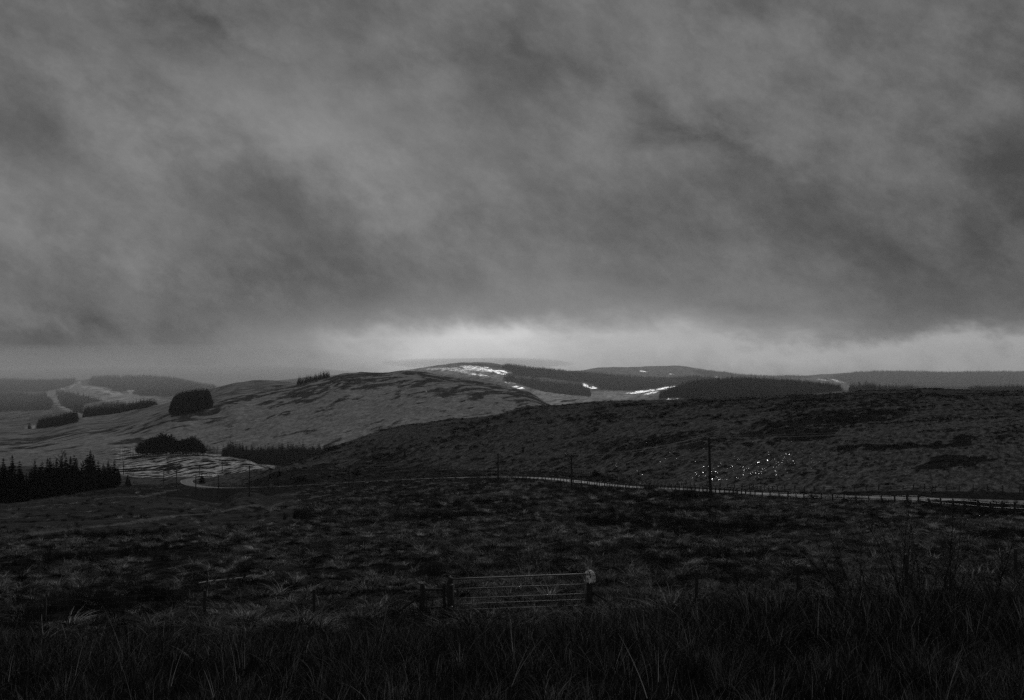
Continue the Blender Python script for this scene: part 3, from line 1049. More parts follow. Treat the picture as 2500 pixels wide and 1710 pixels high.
mat_pale = veg_material('bleached_grass', .12, .45, .45, rnd=.4, power=1.2)
BANK = collect('bank_grass', [tuft(60, .3, .2, .4, .03, .9, .5, mat_pale, 'bank_grass', seg=3) for _ in range(4)])
bx_, by_ = [], []
for path, n, wd in (([(40, 1312), (170, 1296), (300, 1281), (420, 1262), (560, 1246), (680, 1230), (820, 1206)], 2200, .55),
                    ([(60, 1240), (200, 1226), (330, 1214), (430, 1196)], 800, .8),
                    ([(690, 1211), (760, 1206), (800, 1200)], 350, .7),
                    ([(1000, 1192), (1060, 1182), (1120, 1180)], 350, .8)):
    a, c = along(path, n, wd)
    bx_.append(a); by_.append(c)
bx_, by_ = np.concatenate(bx_), np.concatenate(by_)
o = scatter('pale_grass_bank', np.stack([bx_, by_, ground(bx_, by_) - .02], 1), rng.uniform(.7, 1.3, len(bx_)), BANK, 4, .2)
tag(o, 'pale grass along the old field banks below the road', 'grass', kind='stuff')


# rough verge on both sides of the road
vi = rng.integers(60, len(ROADP) - 2, 5200)
vo = rng.choice([-1, 1], len(vi)) * (2.9 + np.abs(rng.normal(0, .9, len(vi))))
VX, VY = ROADP[vi, 0] + nor[vi, 0] * vo, ROADP[vi, 1] + nor[vi, 1] * vo
keep = fbm(VX / 7, VY / 7, 131, 2) > .40
VX, VY = VX[keep], VY[keep]
o = scatter('verge_grass', np.stack([VX, VY, ground(VX, VY) - .02], 1), rng.uniform(.5, 1.25, len(VX)), TUSS, 6, .2)
tag(o, 'rough grass along both verges of the road', 'grass', kind='stuff')


# hillside cover beyond the road
DARKH = [(2010, 1022, 190, 22, -5), (1950, 1058, 150, 15, -6), (2250, 1086, 230, 10, -5), (2330, 1128, 120, 14, -4), (1990, 1150, 250, 22, -5), (1480, 1020, 160, 10, -5), (1130, 1060, 130, 12, -18), (1760, 1090, 60, 12, -8)]


def torn(u, y, X, D, tab):
    return ellipses(tab, u + 170 * (fbm(X / 11, D / 40, 201, 3) - .5), y + 34 * (fbm(X / 9, D / 36, 207, 3) - .5))


def sight(X, D):
    return H0 - ground(X, D, False) / D * F


def f_low(u, D, X, s):
    dark = torn(u, sight(X, D), X, D, DARKH)
    return (1 - .8 * dark) * ((np.log(D) > s[6]) & (np.log(D) < s[8] + .01) & ((u > 600) | (D < 600))).astype(float) * np.clip((fbm(X / 14, D / 18, 61, 3) - .3) * 3, .1, 1)


def f_heath(u, D, X, s):
    ok = (np.log(D) > s[6] + .02) & (np.log(D) < s[8] + .005) & (u > 600)
    a = np.clip((fbm((X + .5 * D) / 20, (D - .4 * X) / 8, 71, 3) - .55) * 7, 0.0, 1)
    a = np.maximum(a, .9 * torn(u, sight(X, D), X, D, DARKH[:4] + DARKH[5:]) * (fbm(X / 6, D / 30, 77, 2) > .42))
    return ok * a


u, D, X = moor(90000, 215, 860, 1.0, f_low)
sc = rng.uniform(.35, .8, len(D)) * np.clip(D / 400, .8, 1.5)
o = scatter('hillside_hummocks', np.stack([X, D, ground(X, D) - .05], 1), np.stack([sc * 1.3, sc, sc * .9], 1), LOWT, 6, .2)
tag(o, 'hummocky rough grass over the hillside above the road', 'grass', kind='stuff')
u, D, X = moor(40000, 230, 860, 1.0, f_heath)
sc = rng.uniform(.5, 1.3, len(D)) * np.clip(D / 450, .7, 1.4)
o = scatter('heather', np.stack([X, D, ground(X, D) - .1], 1), np.stack([sc * 1.3, sc, sc], 1), HEATH, 6, .2)
tag(o, 'dark heather clumps dotted over the hillside above the road', 'heather', kind='stuff')

# ------------------------------------------------------------------ water lying on the land
mat_water, b, pr = new_mat('ruffled_bog_water')
pos = b.n('ShaderNodeNewGeometry').outputs['Position']
pr.inputs['Base Color'].default_value = (.03, .03, .03, 1)
pr.inputs['Roughness'].default_value = .17
pr.inputs['IOR'].default_value = 1.33
pr.inputs['Specular IOR Level'].default_value = .2
bp = b.n('ShaderNodeBump')
bp.inputs['Strength'].default_value = .35
bp.inputs['Distance'].default_value = .04
b.put(bp.inputs['Height'], b.noise(pos, 7.0, 3))
b.put(pr.inputs['Normal'], bp.outputs[0])


def puddle_mesh(spots):
    """spots: (X, Y, half width, half depth, heading); small pools lying with the wet ground"""
    v, f = [], []
    A = np.array([q[:2] for q in spots])
    gz = ground(A[:, 0], A[:, 1])
    gx = (ground(A[:, 0] + 1, A[:, 1]) - ground(A[:, 0] - 1, A[:, 1])) / 2
    gy = (ground(A[:, 0], A[:, 1] + 1) - ground(A[:, 0], A[:, 1] - 1)) / 2
    for k, (X, Y, a, c, hd) in enumerate(spots):
        n = 9
        base = len(v)
        for i in range(n):
            t = 6.283 * i / n
            r = rr.uniform(.6, 1.2)
            x, y = math.cos(t) * a * r, math.sin(t) * c * r
            wx, wy = x * math.cos(hd) - y * math.sin(hd), x * math.sin(hd) + y * math.cos(hd)
            v.append((X + wx, Y + wy, gz[k] + .85 * gx[k] * wx + .85 * gy[k] * wy + .26))
        f.append(tuple(base + i for i in range(n)))
    return mesh_from('pools', v, f, mat_water)


spots = []
for _ in range(430):
    t = rr.betavariate(1.4, 1.5)
    uu = 1690 + 450 * t
    yy = 1163 - 52 * t + rr.gauss(0, 13)
    if yy > 1182 or rr.random() < .35 * (vnoise(uu / 30, yy / 12, 3) < .5):
        continue
    g = at(uu, yy, 235, 800)
    big = rr.random() ** 3
    spots.append((g.x, g.y, 0.03 + .085 * big, .22 + .65 * big, rr.uniform(-.40, -.12)))
for _ in range(70):
    uu, yy = rr.uniform(1560, 2420), rr.uniform(1080, 1185)
    g = at(uu, yy, 235, 800)
    spots.append((g.x, g.y, rr.uniform(.05, .1), rr.uniform(.2, .6), -.25))
for (uu, yy, n, su, sy) in ((2205, 1150, 16, 10, 8), (2370, 1115, 5, 8, 2), (1500, 1136, 6, 8, 3), (2076, 1166, 8, 14, 2), (1560, 1158, 3, 20, 4)):
    for _ in range(n):
        g = at(rr.gauss(uu, su), rr.gauss(yy, sy), 235, 800)
        spots.append((g.x, g.y, rr.uniform(.08, .22), rr.uniform(.4, 1.0), -.3))
tag(obj('hillside_pools', puddle_mesh(spots)), 'small glinting pools in the wet hillside right of the power pole', 'pools', kind='stuff')

spots = []
for i in range(26):
    uu = 905 + i * 4.6 + rr.uniform(-2, 2)
    j = int(np.argmin(np.abs(U0 + F * ROADP[:, 0] / ROADP[:, 1] - uu) + (ROADP[:, 1] > 500) * 999))
    q = ROADP[j, :2] + nor[j] * 3.9
    spots.append((q[0], q[1], rr.uniform(.2, .5), rr.uniform(.2, .5), 0))
for _ in range(26):
    uu = rr.uniform(1130, 1440)
    j = int(np.argmin(np.abs(U0 + F * ROADP[:, 0] / ROADP[:, 1] - uu)))
    q = ROADP[j, :2] + nor[j] * rr.uniform(4, 16)
    spots.append((q[0], q[1], rr.uniform(.15, .4), rr.uniform(.2, .5), 0))
tag(obj('roadside_pools', puddle_mesh(spots)), 'row of tiny glinting puddles along the verge of the road', 'pools', kind='stuff')

spots = []
for (uu, yy, n, su, sy) in ((2265, 1312, 5, 12, 3), (2228, 1313, 3, 5, 2), (2248, 1333, 5, 10, 4), (2300, 1324, 6, 14, 3), (2390, 1298, 6, 10, 3), (2140, 1288, 5, 10, 2),
                            (2116, 1306, 2, 3, 2), (2292, 1295, 3, 5, 2), (2370, 1341, 4, 10, 2)):
    for _ in range(n):
        g = at(rr.gauss(uu, su), rr.gauss(yy, sy), 45, 140)
        spots.append((g.x, g.y, rr.uniform(.06, .16), rr.uniform(.1, .25), rr.uniform(-.3, .3)))
tag(obj('moor_pools', puddle_mesh(spots)), 'bright little pools in the dark moor behind the bare shrubs', 'pools', kind='stuff')


mat_ditch, b, pr = new_mat('wind_ruffled_ditch_water')
pr.inputs['Base Color'].default_value = (.04, .04, .04, 1)
pr.inputs['Roughness'].default_value = .72
pr.inputs['IOR'].default_value = 1.33


def ditch(path, d0, d1, wd, lift):
    P = [at(q[0], q[1], d0, d1) for q in path]
    v, f = [], []
    for i in range(len(P) - 1):
        for k in range(6):
            t = k / 6
            c = P[i].lerp(P[i + 1], t)
            ww = wd * rr.uniform(.3, 1.2)
            z = float(ground(c.x, c.y)[0]) + lift
            v += [(c.x, c.y - ww, z), (c.x, c.y + ww, z + ww * .02)]
    for i in range(len(v) // 2 - 1):
        if rr.random() < .8:
            f.append((2 * i, 2 * i + 1, 2 * i + 3, 2 * i + 2))
    return mesh_from('ditch_water', v, f, mat_ditch)


tag(obj('ditch_water', ditch([(486, 1440), (520, 1434), (560, 1430), (600, 1425), (632, 1417)], 39, 90, .17, .30)),
    'thin bright strip of water in the ditch left of the gate', 'water', kind='structure')
tag(obj('ditch_water', ditch([(410, 1402), (440, 1397), (478, 1386)], 39, 95, .10, .28)),
    'short faint strip of water beyond the bright ditch', 'water', kind='structure')

# ================================================================== woods
for fi, (fname, poly, d0, d1, space, hr) in enumerate(FORESTS):
    pu = [q[0] for q in poly]
    u0, u1 = min(pu), max(pu)
    area = (u1 - u0) / F * (d1 ** 2 - d0 ** 2) / 2
    n = int(min(area / space ** 2, 26000))
    u, D, X = field_pts(n, d0, d1, u0, u1)
    z = ground(X, D)
    ya = H0 - z / D * F
    k = inside(poly, u, ya) & ((ellipses(SNOW, u, ya) < .3) | (D < 1900))
    X, D, z, u = X[k], D[k], z[k], u[k]
    h = rng.uniform(hr[0], hr[1], len(D)) * (.55 + .9 * fbm(X / 28, D / 28, 90 + fi, 3)) * rng.uniform(.8, 1.15, len(D))
    if fname == 'hill_plantation':                # rounded by the wind, low at its rim
        tp = np.interp(u, [412, 417, 426, 440, 458, 490, 508, 514, 520], [1004, 982, 966, 959, 955, 950, 951, 960, 982])
        h = np.clip(((H0 - tp - rng.uniform(-3, 4, len(u))) / F * D - z), 4, 24)
    o = scatter(fname, np.stack([X, D, z - .4], 1), np.stack([h * .85, h * .85, h], 1), FARCON, 6, .02)
    lab = {'hill_plantation': 'dense dark spruce block on the flank of the middle hill',
           'valley_plantation': 'dim wood in the valley behind the pale knoll',
           'spruce_copse': 'small dark copse in the hazy valley at far left',
           'ridge_forest': 'hazy spruce wood on the low ridge left of the dense block',
           'upper_forest': 'broad hazy forest below the skyline of the cloudy summit',
           'lower_forest': 'darker forest strip below the snow patches of the summit',
           'slope_forest': 'wide forest slope above the near hill crest at right',
           'knoll_forest': 'dark wood on the knoll above the near hill crest',
           'edge_forest': 'dark wood at the right edge above the hill crest',
           }.get(fname, {4: 'forest at the left edge under the misty hill', 5: 'forest block between pale valley strips at far left',
                         6: 'misty forest over the top of the far left hill', 7: 'misty forest on the far left skyline',
                         13: 'hazy forest slope below the skyline at far right', 14: 'thin forest along the lowest part of the skyline'}.get(fi))
    tag(o, lab, 'forest', kind='stuff')

# line of small conifers on the skyline of the middle hill
P, hh = [], []
for i in range(110):
    uu = 725 + 78 * rr.random()
    D_ = 1560 + (uu - 725) * .7 - rr.uniform(0, 55)
    g = upon(uu, D_)
    P.append((g.x, g.y, g.z - .3)); hh.append(rr.uniform(7, 12))
hh = np.array(hh)
o = scatter('skyline_copse', P, np.stack([hh * .8, hh * .8, hh], 1), FARCON, 6, .02)
tag(o, 'thin row of conifers on the skyline of the middle hill', 'trees', kind='stuff')

# ---- single trees: near stand at left, larch wood, lone trees
trunk_me = []
for k in range(3):
    mb = MB()
    mb.tube([(0, 0, -.03), (rr.uniform(-.004, .004), 0, .3), (rr.uniform(-.006, .006), 0, .65), (0, 0, .97)], [.014, .0115, .007, .001], 6)
    trunk_me.append(mb.mesh('trunk', mat_bark))
crown_tall = [conifer_mesh('crown', r=rr.uniform(.13, .19), whorls=22, per=7, bare=rr.uniform(.16, .3)) for _ in range(5)]
crown_full = [conifer_mesh('crown', r=rr.uniform(.22, .27), whorls=18, per=8, bare=.04) for _ in range(4)]


def bare_tree(top, spread, nb=34, lo=.35, tw=7, tww=.004):
    """trunk and branch-and-twig crown of a leafless tree, unit height"""
    tb, cb = MB(), MB()
    tb.tube([(0, 0, -.03), (rr.uniform(-.01, .01), rr.uniform(-.01, .01), .4), (0, 0, .8), (0, 0, top)], [.012, .009, .005, .0015], 5)
    for _ in range(nb):
        z0 = rr.uniform(lo, .95)
        a = rr.uniform(0, 6.283)
        L = spread * rr.uniform(.5, 1.1) * (1.15 - z0) * 1.6
        d = Vector((math.cos(a), math.sin(a), rr.uniform(.5, 1.3))).normalized()
        p0 = Vector((0, 0, z0))
        p1, p2 = p0 + d * L * .55, p0 + d * L + Vector((0, 0, L * .15))
        cb.tube([p0, p1, p2], [.0035, .0022, .0008], 3, False, rr.random())
        for _ in range(tw):
            q = p0.lerp(p2, rr.uniform(.3, 1.0))
            e = (d + Vector((rr.uniform(-1, 1), rr.uniform(-1, 1), rr.uniform(-.3, 1)))).normalized() * L * rr.uniform(.2, .5)
            sd = Vector((-e.y, e.x, 0)).normalized() * tww
            cb.tri(q - sd, q + sd, q + e, rr.random())
    return tb.mesh('trunk', mat_bark), cb.mesh('crown', mat_bare)


bare_v = [bare_tree(1.0, .28) for _ in range(5)]
dense_v = [bare_tree(1.0, .30, 74, .04, 14, .0085) for _ in range(5)]
pole_v = [bare_tree(1.0, .06, 16, .55) for _ in range(3)]
round_v = [bare_tree(.9, .55, 60, .25) for _ in range(3)]


def plant(name, base, h, wide, trunk, crown, label, group=None, cat='tree'):
    o = empty(name, base, rr.uniform(0, 6.28))
    obj('trunk', trunk, o, scl=(h, h, h))
    obj('crown', crown, o, scl=(h * wide, h * wide, h), rot=(0, 0, rr.uniform(0, 6.28)))
    return tag(o, label, cat, group)


def top_h(g, ytop):
    """height that reaches the sight line ytop from base g"""
    return max(1.0, (H0 - ytop) / F * g.y - g.z)


# stand of tall spruces at the left: bearing, top
stand = [(72, 1150), (85, 1122), (97, 1140), (103, 1125), (116, 1118), (122, 1117), (131, 1128), (138, 1118), (150, 1112), (152, 1096), (161, 1113), (172, 1113),
         (181, 1110), (186, 1116), (205, 1122), (214, 1108), (221, 1098), (228, 1109), (240, 1124), (252, 1130), (264, 1124), (280, 1122), (288, 1138), (92, 1160), (110, 1150), (128, 1150), (146, 1146),
         (166, 1150), (192, 1140), (200, 1135), (233, 1140), (246, 1145), (258, 1140), (272, 1134), (292, 1152), (176, 1135), (210, 1132), (226, 1136), (80, 1158), (64, 1165)]
SIDE = 'tall spruces in the stand at the left edge'
for k in range(34):
    uu = -40 + 335 * (k + rr.random()) / 34
    stand.append((uu, rr.uniform(1128, 1156)))
stand += [(-35, 1120), (-12, 1112), (8, 1118), (30, 1110), (48, 1124)]
for i, (uu, yt) in enumerate(stand):
    yb = 1225 - (max(uu, 30) - 65) * .158
    g = at(uu, yb, 200, 640)
    D_ = g.y + rr.uniform(2, 30) * (1 if i < 23 else .5)
    g = upon(uu, D_)
    h = top_h(g, yt)
    bare_one = uu in (152, 205, 192, 233, 246)
    if bare_one:
        t_, c_ = rr.choice(bare_v)
        plant('bare_tree', g, h, 1.0, t_, c_, 'leafless tree among the dark spruces of the left stand', 'leafless trees in the left stand')
    else:
        lab = 'tall dark spruce in the dense stand at the left edge'
        if uu == 85:
            lab = 'pointed dark spruce, leftmost tall one of the left stand'
        elif uu == 280:
            lab = 'broad dark spruce at the right end of the left stand'
        plant('spruce_tree', g, h, rr.uniform(.9, 1.2), rr.choice(trunk_me), rr.choice(crown_tall if i % 3 else crown_full), lab, SIDE)
g = at(311, 1190, 300, 700)
plant('bushy_tree', g, top_h(g, 1153), 1.0, *round_v[0], 'small bushy tree on two stems just right of the left stand')
cb = MB()
g = at(312, 1189, 300, 700)
plant('bushy_tree', g, top_h(g, 1158), 1.3, trunk_me[0], crown_full[1], 'dense dark shrub crown beside the left stand')

# leafless wood behind the pale knoll
for i, uu in enumerate([291, 293.5, 300, 305, 310, 314, 319, 324, 326, 330, 333]):
    g = upon(uu, 858 + rr.uniform(0, 8))
    t_, c_ = rr.choice(pole_v)
    plant('slender_tree', g, top_h(g, rr.uniform(1080, 1090)), 1.0, t_, c_, 'slender bare trunk left of the round leafless wood', 'slender bare trunks left of the leafless wood')
for i in range(62):
    uu = 338 + (500 - 338) * (i + rr.random()) / 62
    g = upon(uu, 856 + rr.uniform(0, 34))
    prof = np.interp(uu, [335, 350, 365, 385, 398, 412, 430, 450, 470, 484, 492, 500], [1082, 1078, 1070, 1062, 1057, 1059, 1068, 1068, 1064, 1068, 1082, 1090])
    t_, c_ = rr.choice(dense_v)
    plant('leafless_tree', g, top_h(g, prof + rr.uniform(-1, 10)), 1.3, t_, c_, 'leafless tree in the dark wood behind the pale knoll', 'leafless trees of the wood behind the knoll')
for i in range(10):
    uu = 500 + 34 * (i + rr.random()) / 10
    g = upon(uu, 858 + rr.uniform(0, 20))
    t_, c_ = rr.choice(bare_v)
    plant('thin_leafless_tree', g, top_h(g, rr.uniform(1085, 1100)), 1.0, t_, c_, 'thin leafless tree at the sparse right end of the knoll wood', 'thin leafless trees at the right end of the wood')

# lone conifers and bushes on the slopes: bearing, base, top, nearest distance, width, label
lone = [(1277, 1106, 1086, 400, .9, 'lone small conifer standing highest on the hillside above the road bend'),
        (1302, 1091, 1080, 400, .9, 'tiny conifer up the slope right of the lone hillside conifer'),
        (988, 1116, 1098, 400, 1.0, 'dark small conifer amid heather left on the hillside'),
        (1147, 1098, 1088, 400, 1.0, 'tiny dark conifer on the slope left of the pylon pole'),
        (682, 1164, 1143, 480, 1.3, 'tallest of the dark conifers beside the left end of the hillside fence'),
        (669, 1162, 1150, 480, 1.1, 'middle one of the three conifers by the hillside fence end'),
        (659, 1168, 1153, 480, 1.0, 'lowest, leftmost conifer of the three by the hillside fence end'),
        (710, 1172, 1160, 480, 1.2, 'single squat conifer between the three conifers and the big bush'),
        (493, 1181, 1154, 560, 1.5, 'dark conifer at the sharp bend of the road'),
        (762, 1113, 1109, 500, 1.2, 'tiny conifer on the left shoulder of the hillside')]
for (uu, yb, yt, d0, wd, lab) in lone:
    g = at(uu, yb, d0, 900)
    plant('conifer', g, top_h(g, yt), wd, rr.choice(trunk_me), rr.choice(crown_full), lab, 'lone conifers on the slopes')


def bush_meshes():
    sb, lb = MB(), MB()
    for _ in range(9):
        a = rr.uniform(0, 6.283)
        sb.tube([(0, 0, -.1), (math.cos(a) * .3, math.sin(a) * .3, .45), (math.cos(a) * .6, math.sin(a) * .6, rr.uniform(.6, 1))], [.03, .02, .006], 4)
    for _ in range(420):
        a, e = rr.uniform(0, 6.283), math.asin(rr.random())
        r = rr.uniform(.5, 1.08) * (.8 + .2 * math.sin(a * 3))
        c = Vector((math.cos(a) * math.cos(e) * r, math.sin(a) * math.cos(e) * r, math.sin(e) * r))
        s = .12
        lb.tri(*[c + Vector((rr.uniform(-s, s), rr.uniform(-s, s), rr.uniform(-s, s * 1.6))) for _ in range(3)], rr.random())
    return sb.mesh('stems', mat_bark), lb.mesh('foliage', mat_heath)


bushes = [bush_meshes() for _ in range(3)]
for (uu, yb, yt, d0, wpx, lab) in [(735, 1177, 1158, 480, 20, 'large dark rounded bush on the bank above the road at left'),
                                   (872, 1162, 1146, 470, 14, 'dark spiky bush beside the leftmost pole by the road'),
                                   (805, 1168, 1160, 470, 6, 'small dark bush left of the spiky roadside bush'),
                                   (1455, 1164, 1146, 380, 14, 'low sprawling bush above the road near the hillside gate'),
                                   (1590, 1195, 1187, 240, 26, 'long low dark bush between road and fence'),
                                   (72, 1048, 1034, 1500, 6, 'single dark tree-like bush at the left edge of the valley')]:
    g = at(uu, yb, d0, 2500)
    h = top_h(g, yt)
    wd = wpx / F * g.y
    o = empty('bush', g, rr.uniform(0, 6.28))
    m_ = rr.choice(bushes)
    obj('stems', m_[0], o, scl=(wd, wd, h))
    obj('foliage', m_[1], o, scl=(wd, wd, h))
    tag(o, lab, 'bush', 'bushes on the slopes')

# ================================================================== gate and fences
mat_steel, b, pr = new_mat('galvanised_steel')
pos = b.n('ShaderNodeNewGeometry').outputs['Position']
b.put(pr.inputs['Base Color'], grey(b, b.m('ADD', .09, b.m('MULTIPLY', b.noise(pos, 14.0, 5), .14))))
pr.inputs['Metallic'].default_value = .5
pr.inputs['Roughness'].default_value = .55
mat_wood, b, pr = new_mat('weathered_post_wood')
pos = b.n('ShaderNodeNewGeometry').outputs['Position']
mp = b.n('ShaderNodeMapping')
b.put(mp.inputs['Vector'], pos)
mp.inputs['Scale'].default_value = (22, 22, 2.2)
gr = b.noise(mp.outputs[0], 1.0, 5, .6)
b.put(pr.inputs['Base Color'], grey(b, b.m('ADD', .012, b.m('MULTIPLY', gr, .045))))
pr.inputs['Roughness'].default_value = .9
bp = b.n('ShaderNodeBump'); bp.inputs['Strength'].default_value = .6; bp.inputs['Distance'].default_value = .01
b.put(bp.inputs['Height'], gr); b.put(pr.inputs['Normal'], bp.outputs[0])
mat_wire, b, pr = new_mat('fence_wire')
pr.inputs['Base Color'].default_value = (.10, .10, .10, 1)
pr.inputs['Metallic'].default_value = .6
pr.inputs['Roughness'].default_value = .5
mat_lichen, b, pr = new_mat('pale_lichen')
pos = b.n('ShaderNodeNewGeometry').outputs['Position']
b.put(pr.inputs['Base Color'], grey(b, b.m('ADD', .12, b.m('MULTIPLY', b.noise(pos, 25.0, 4), .65))))
pr.inputs['Roughness'].default_value = .9


def post_mesh(name, h, r, k=8, split=False, seed=0):
    """rough round post with a chipped, slanting top"""
    q = random.Random(seed)
    mb = MB()
    rings = [(-.45, 1.02), (0, 1.0), (h * .35, .98), (h * .7, .97), (h * .93, .95), (h, .82)]
    off = [(q.uniform(-.01, .01), q.uniform(-.01, .01)) for _ in rings]
    wob = [q.uniform(.86, 1.12) for _ in range(k)]
    slant = q.uniform(-.25, .25)
    for i, (z, s) in enumerate(rings):
        for j in range(k):
            t = 6.283 * j / k
            zz = z + (slant * math.cos(t) * r if i == len(rings) - 1 else 0)
            mb.v.append(Vector((off[i][0] + math.cos(t) * r * s * wob[j], off[i][1] + math.sin(t) * r * s * wob[j], zz)))
    for i in range(len(rings) - 1):
        for j in range(k):
            j2 = (j + 1) % k
            mb.f.append((i * k + j, i * k + j2, (i + 1) * k + j2, (i + 1) * k + j))
    mb.f.append(tuple((len(rings) - 1) * k + j for j in range(k)))
    return mb.mesh(name, mat_wood)


def wire_mesh(name, pts, r, sag=.0):
    mb = MB()
    full = []
    for a, c in zip(pts[:-1], pts[1:]):
        a, c = Vector(a), Vector(c)
        for k in range(4):
            t = k / 4
            p_ = a.lerp(c, t)
            p_.z -= sag * 4 * t * (1 - t)
            full.append(p_)
    full.append(Vector(pts[-1]))
    mb.tube(full, r, 4, False)
    return mb.mesh(name, mat_wire)


GATE_L, GATE_R, GD = 1106.0, 1431.0, 37.6
px = GD / F
gx0, gx1 = (GATE_L - U0) * px, (GATE_R - U0) * px
tilt = (1414 - 1402) / (GATE_R - GATE_L)
gate = empty('field_gate', (gx0, GD, (H0 - 1502) * px))
tag(gate, 'galvanised field gate with six horizontal bars between two dark posts', 'gate')
barsL = [1414, 1438.5, 1462, 1476, 1490, 1502]
for i, yl in enumerate(barsL):
    mb = MB()
    r_ = .024 if i == 0 else .014
    za = (1502 - yl) * px
    zb = za + tilt * (gx1 - gx0)
    n = 9
    mb.tube([((gx1 - gx0) * t / n, rr.uniform(-.004, .004), za + (zb - za) * t / n + rr.uniform(-.003, .003)) for t in range(n + 1)], r_, 8)
    obj('bar', mb.mesh('bar', mat_steel, True), gate)
for nm, xx in (('end_stile', .02), ('end_stile', gx1 - gx0 - .02), ('brace', (1213 - GATE_L) * px)):
    mb = MB()
    e = tilt * xx
    rad = .022 if nm == 'end_stile' else .010
    mb.tube([(xx, .012, e - .02), (xx, .012, e + (1502 - 1414) * px)], rad, 8)
    obj(nm, mb.mesh(nm, mat_steel, True), gate)
for zz in (.25, .95):
    mb = MB()
    mb.box((-.05, 0, zz), (.12, .04, .05))
    obj('hinge', mb.mesh('hinge', mat_steel), gate)


def lump(name, r, mat, n=26, flat=1.0):
    mb = MB()
    for _ in range(n):
        a, e = rr.uniform(0, 6.283), rr.uniform(-.6, 1.4)
        c = Vector((math.cos(a) * math.cos(e) * r, math.sin(a) * math.cos(e) * r, math.sin(e) * r * flat))
        s = r * .75
        mb.tri(*[c + Vector((rr.uniform(-s, s), rr.uniform(-s, s), rr.uniform(-s, s))) for _ in range(3)])
    return mb.mesh(name, mat)


def near_post(name, u, ytop, D, r, label, lean=0.0, group=None, lichen=0.0, seed=1):
    X = (u - U0) / F * D
    z = float(ground(X, D)[0])
    h = (H0 - ytop) / F * D - z
    o = obj(name, post_mesh('post', h, r, 9, seed=seed), None, (X, D, z), (0, lean, rr.uniform(0, 6)))
    if label:
        tag(o, label, 'post', group)
    if lichen > 0:
        obj('lichen', lump('lichen', lichen, mat_lichen, 14, .5), o, (0, 0, h - .01))
    return o, Vector((X, D, z)), h


gp = empty('gate_post', (0, 0, 0))
X = (1098 - U0) / F * 37.9
zg = float(ground(X, 37.9)[0])
gp.location = (X, 37.9, zg)
tag(gp, 'thick dark gate post with stepped top at the left end of the gate', 'post')
hA = (H0 - 1410) / F * 37.9 - zg
obj('timber', post_mesh('timber', hA, .088, 9, seed=3), gp, (.0, 0, 0), (0, .02, 0))
hB = (H0 - 1424) / F * 37.9 - zg
obj('timber', post_mesh('timber', hB, .06, 9, seed=5), gp, (-.17, .05, 0), (0, -.03, 0))
obj('lichen', lump('lichen', .05, mat_lichen, 12, .4), gp, (.03, 0, hA))

stp = empty('strainer_post', (0, 0, 0))
X = (1031 - U0) / F * 37.9
zs = float(ground(X, 37.9)[0])
stp.location = (X, 37.9, zs)
tag(stp, 'lichen-topped strainer post with rails and stay, left of the gate', 'post')
hS = (H0 - 1425) / F * 37.9 - zs
obj('timber', post_mesh('timber', hS, .095, 9, seed=8), stp)
obj('lichen', lump('lichen', .085, mat_lichen, 20, .4), stp, (-.02, 0, hS + .005))
mb = MB(); mb.tube([(.10, 0, hS - .2), (.66, .02, hS - .19)], .042, 7)
obj('rail', mb.mesh('rail', mat_wood), stp)
mb = MB(); mb.tube([(.10, 0, .28), (.66, .02, .30)], .035, 7)
obj('rail', mb.mesh('rail', mat_wood), stp)
mb = MB(); mb.tube([(-.08, -.05, hS * .62), (-1.1, -.25, -.05)], .035, 7)
obj('stay', mb.mesh('stay', mat_wood), stp)

rp = empty('gate_post', (0, 0, 0))
X = (1440 - U0) / F * 37.9
zr = float(ground(X, 37.9)[0])
rp.location = (X, 37.9, zr)
tag(rp, 'dark gate post with slanting stay at the right end of the gate', 'post')
hR = (H0 - 1396) / F * 37.9 - zr
obj('timber', post_mesh('timber', hR, .105, 9, seed=12), rp)
mb = MB(); mb.tube([(.09, -.03, hR * .5), (.92, -.25, .12)], .036, 7)
obj('stay', mb.mesh('stay', mat_wood), rp)

# pale ragged wrapping bunched over the right post
mb = MB()
NA, NZ = 22, 9
for j in range(NZ):
    t = j / (NZ - 1)
    for i in range(NA):
        a = 6.283 * i / NA
        r_ = .125 + .028 * math.sin(a * 3 + t * 5) + .02 * math.sin(a * 7 - t * 9) + rr.uniform(-.012, .012)
        if t > .8:
            r_ *= 1 - (t - .8) * 3.2
        mb.v.append(Vector((math.cos(a) * r_ * 1.15, math.sin(a) * r_, t * .37 + (rr.uniform(-.05, .05) if j == 0 else .015 * math.sin(a * 5)))))
for j in range(NZ - 1):
    for i in range(NA):
        i2 = (i + 1) % NA
        mb.f.append((j * NA + i, j * NA + i2, (j + 1) * NA + i2, (j + 1) * NA + i))
mb.f.append(tuple((NZ - 1) * NA + i for i in range(NA)))
mat_bag, b, pr = new_mat('mottled_pale_sheet')
pos = b.n('ShaderNodeNewGeometry').outputs['Position']
b.put(pr.inputs['Base Color'], grey(b, b.step(b.noise(pos, 13.0, 4, .6), .34, .52, .04, .9)))
pr.inputs['Roughness'].default_value = .6
wr = obj('ragged_wrapping', mb.mesh('ragged_wrapping', mat_bag, True), None, (X, 37.9, zr + hR - .33))
tag(wr, 'pale mottled wrapping bunched over the top of the right gate post', 'wrapping')
knob = MB()
for i in range(5):
    pass
kb = lump('knot', .045, mat_lichen, 26, 1.0)
obj('knot', kb, wr, (-.08, -.02, .40))


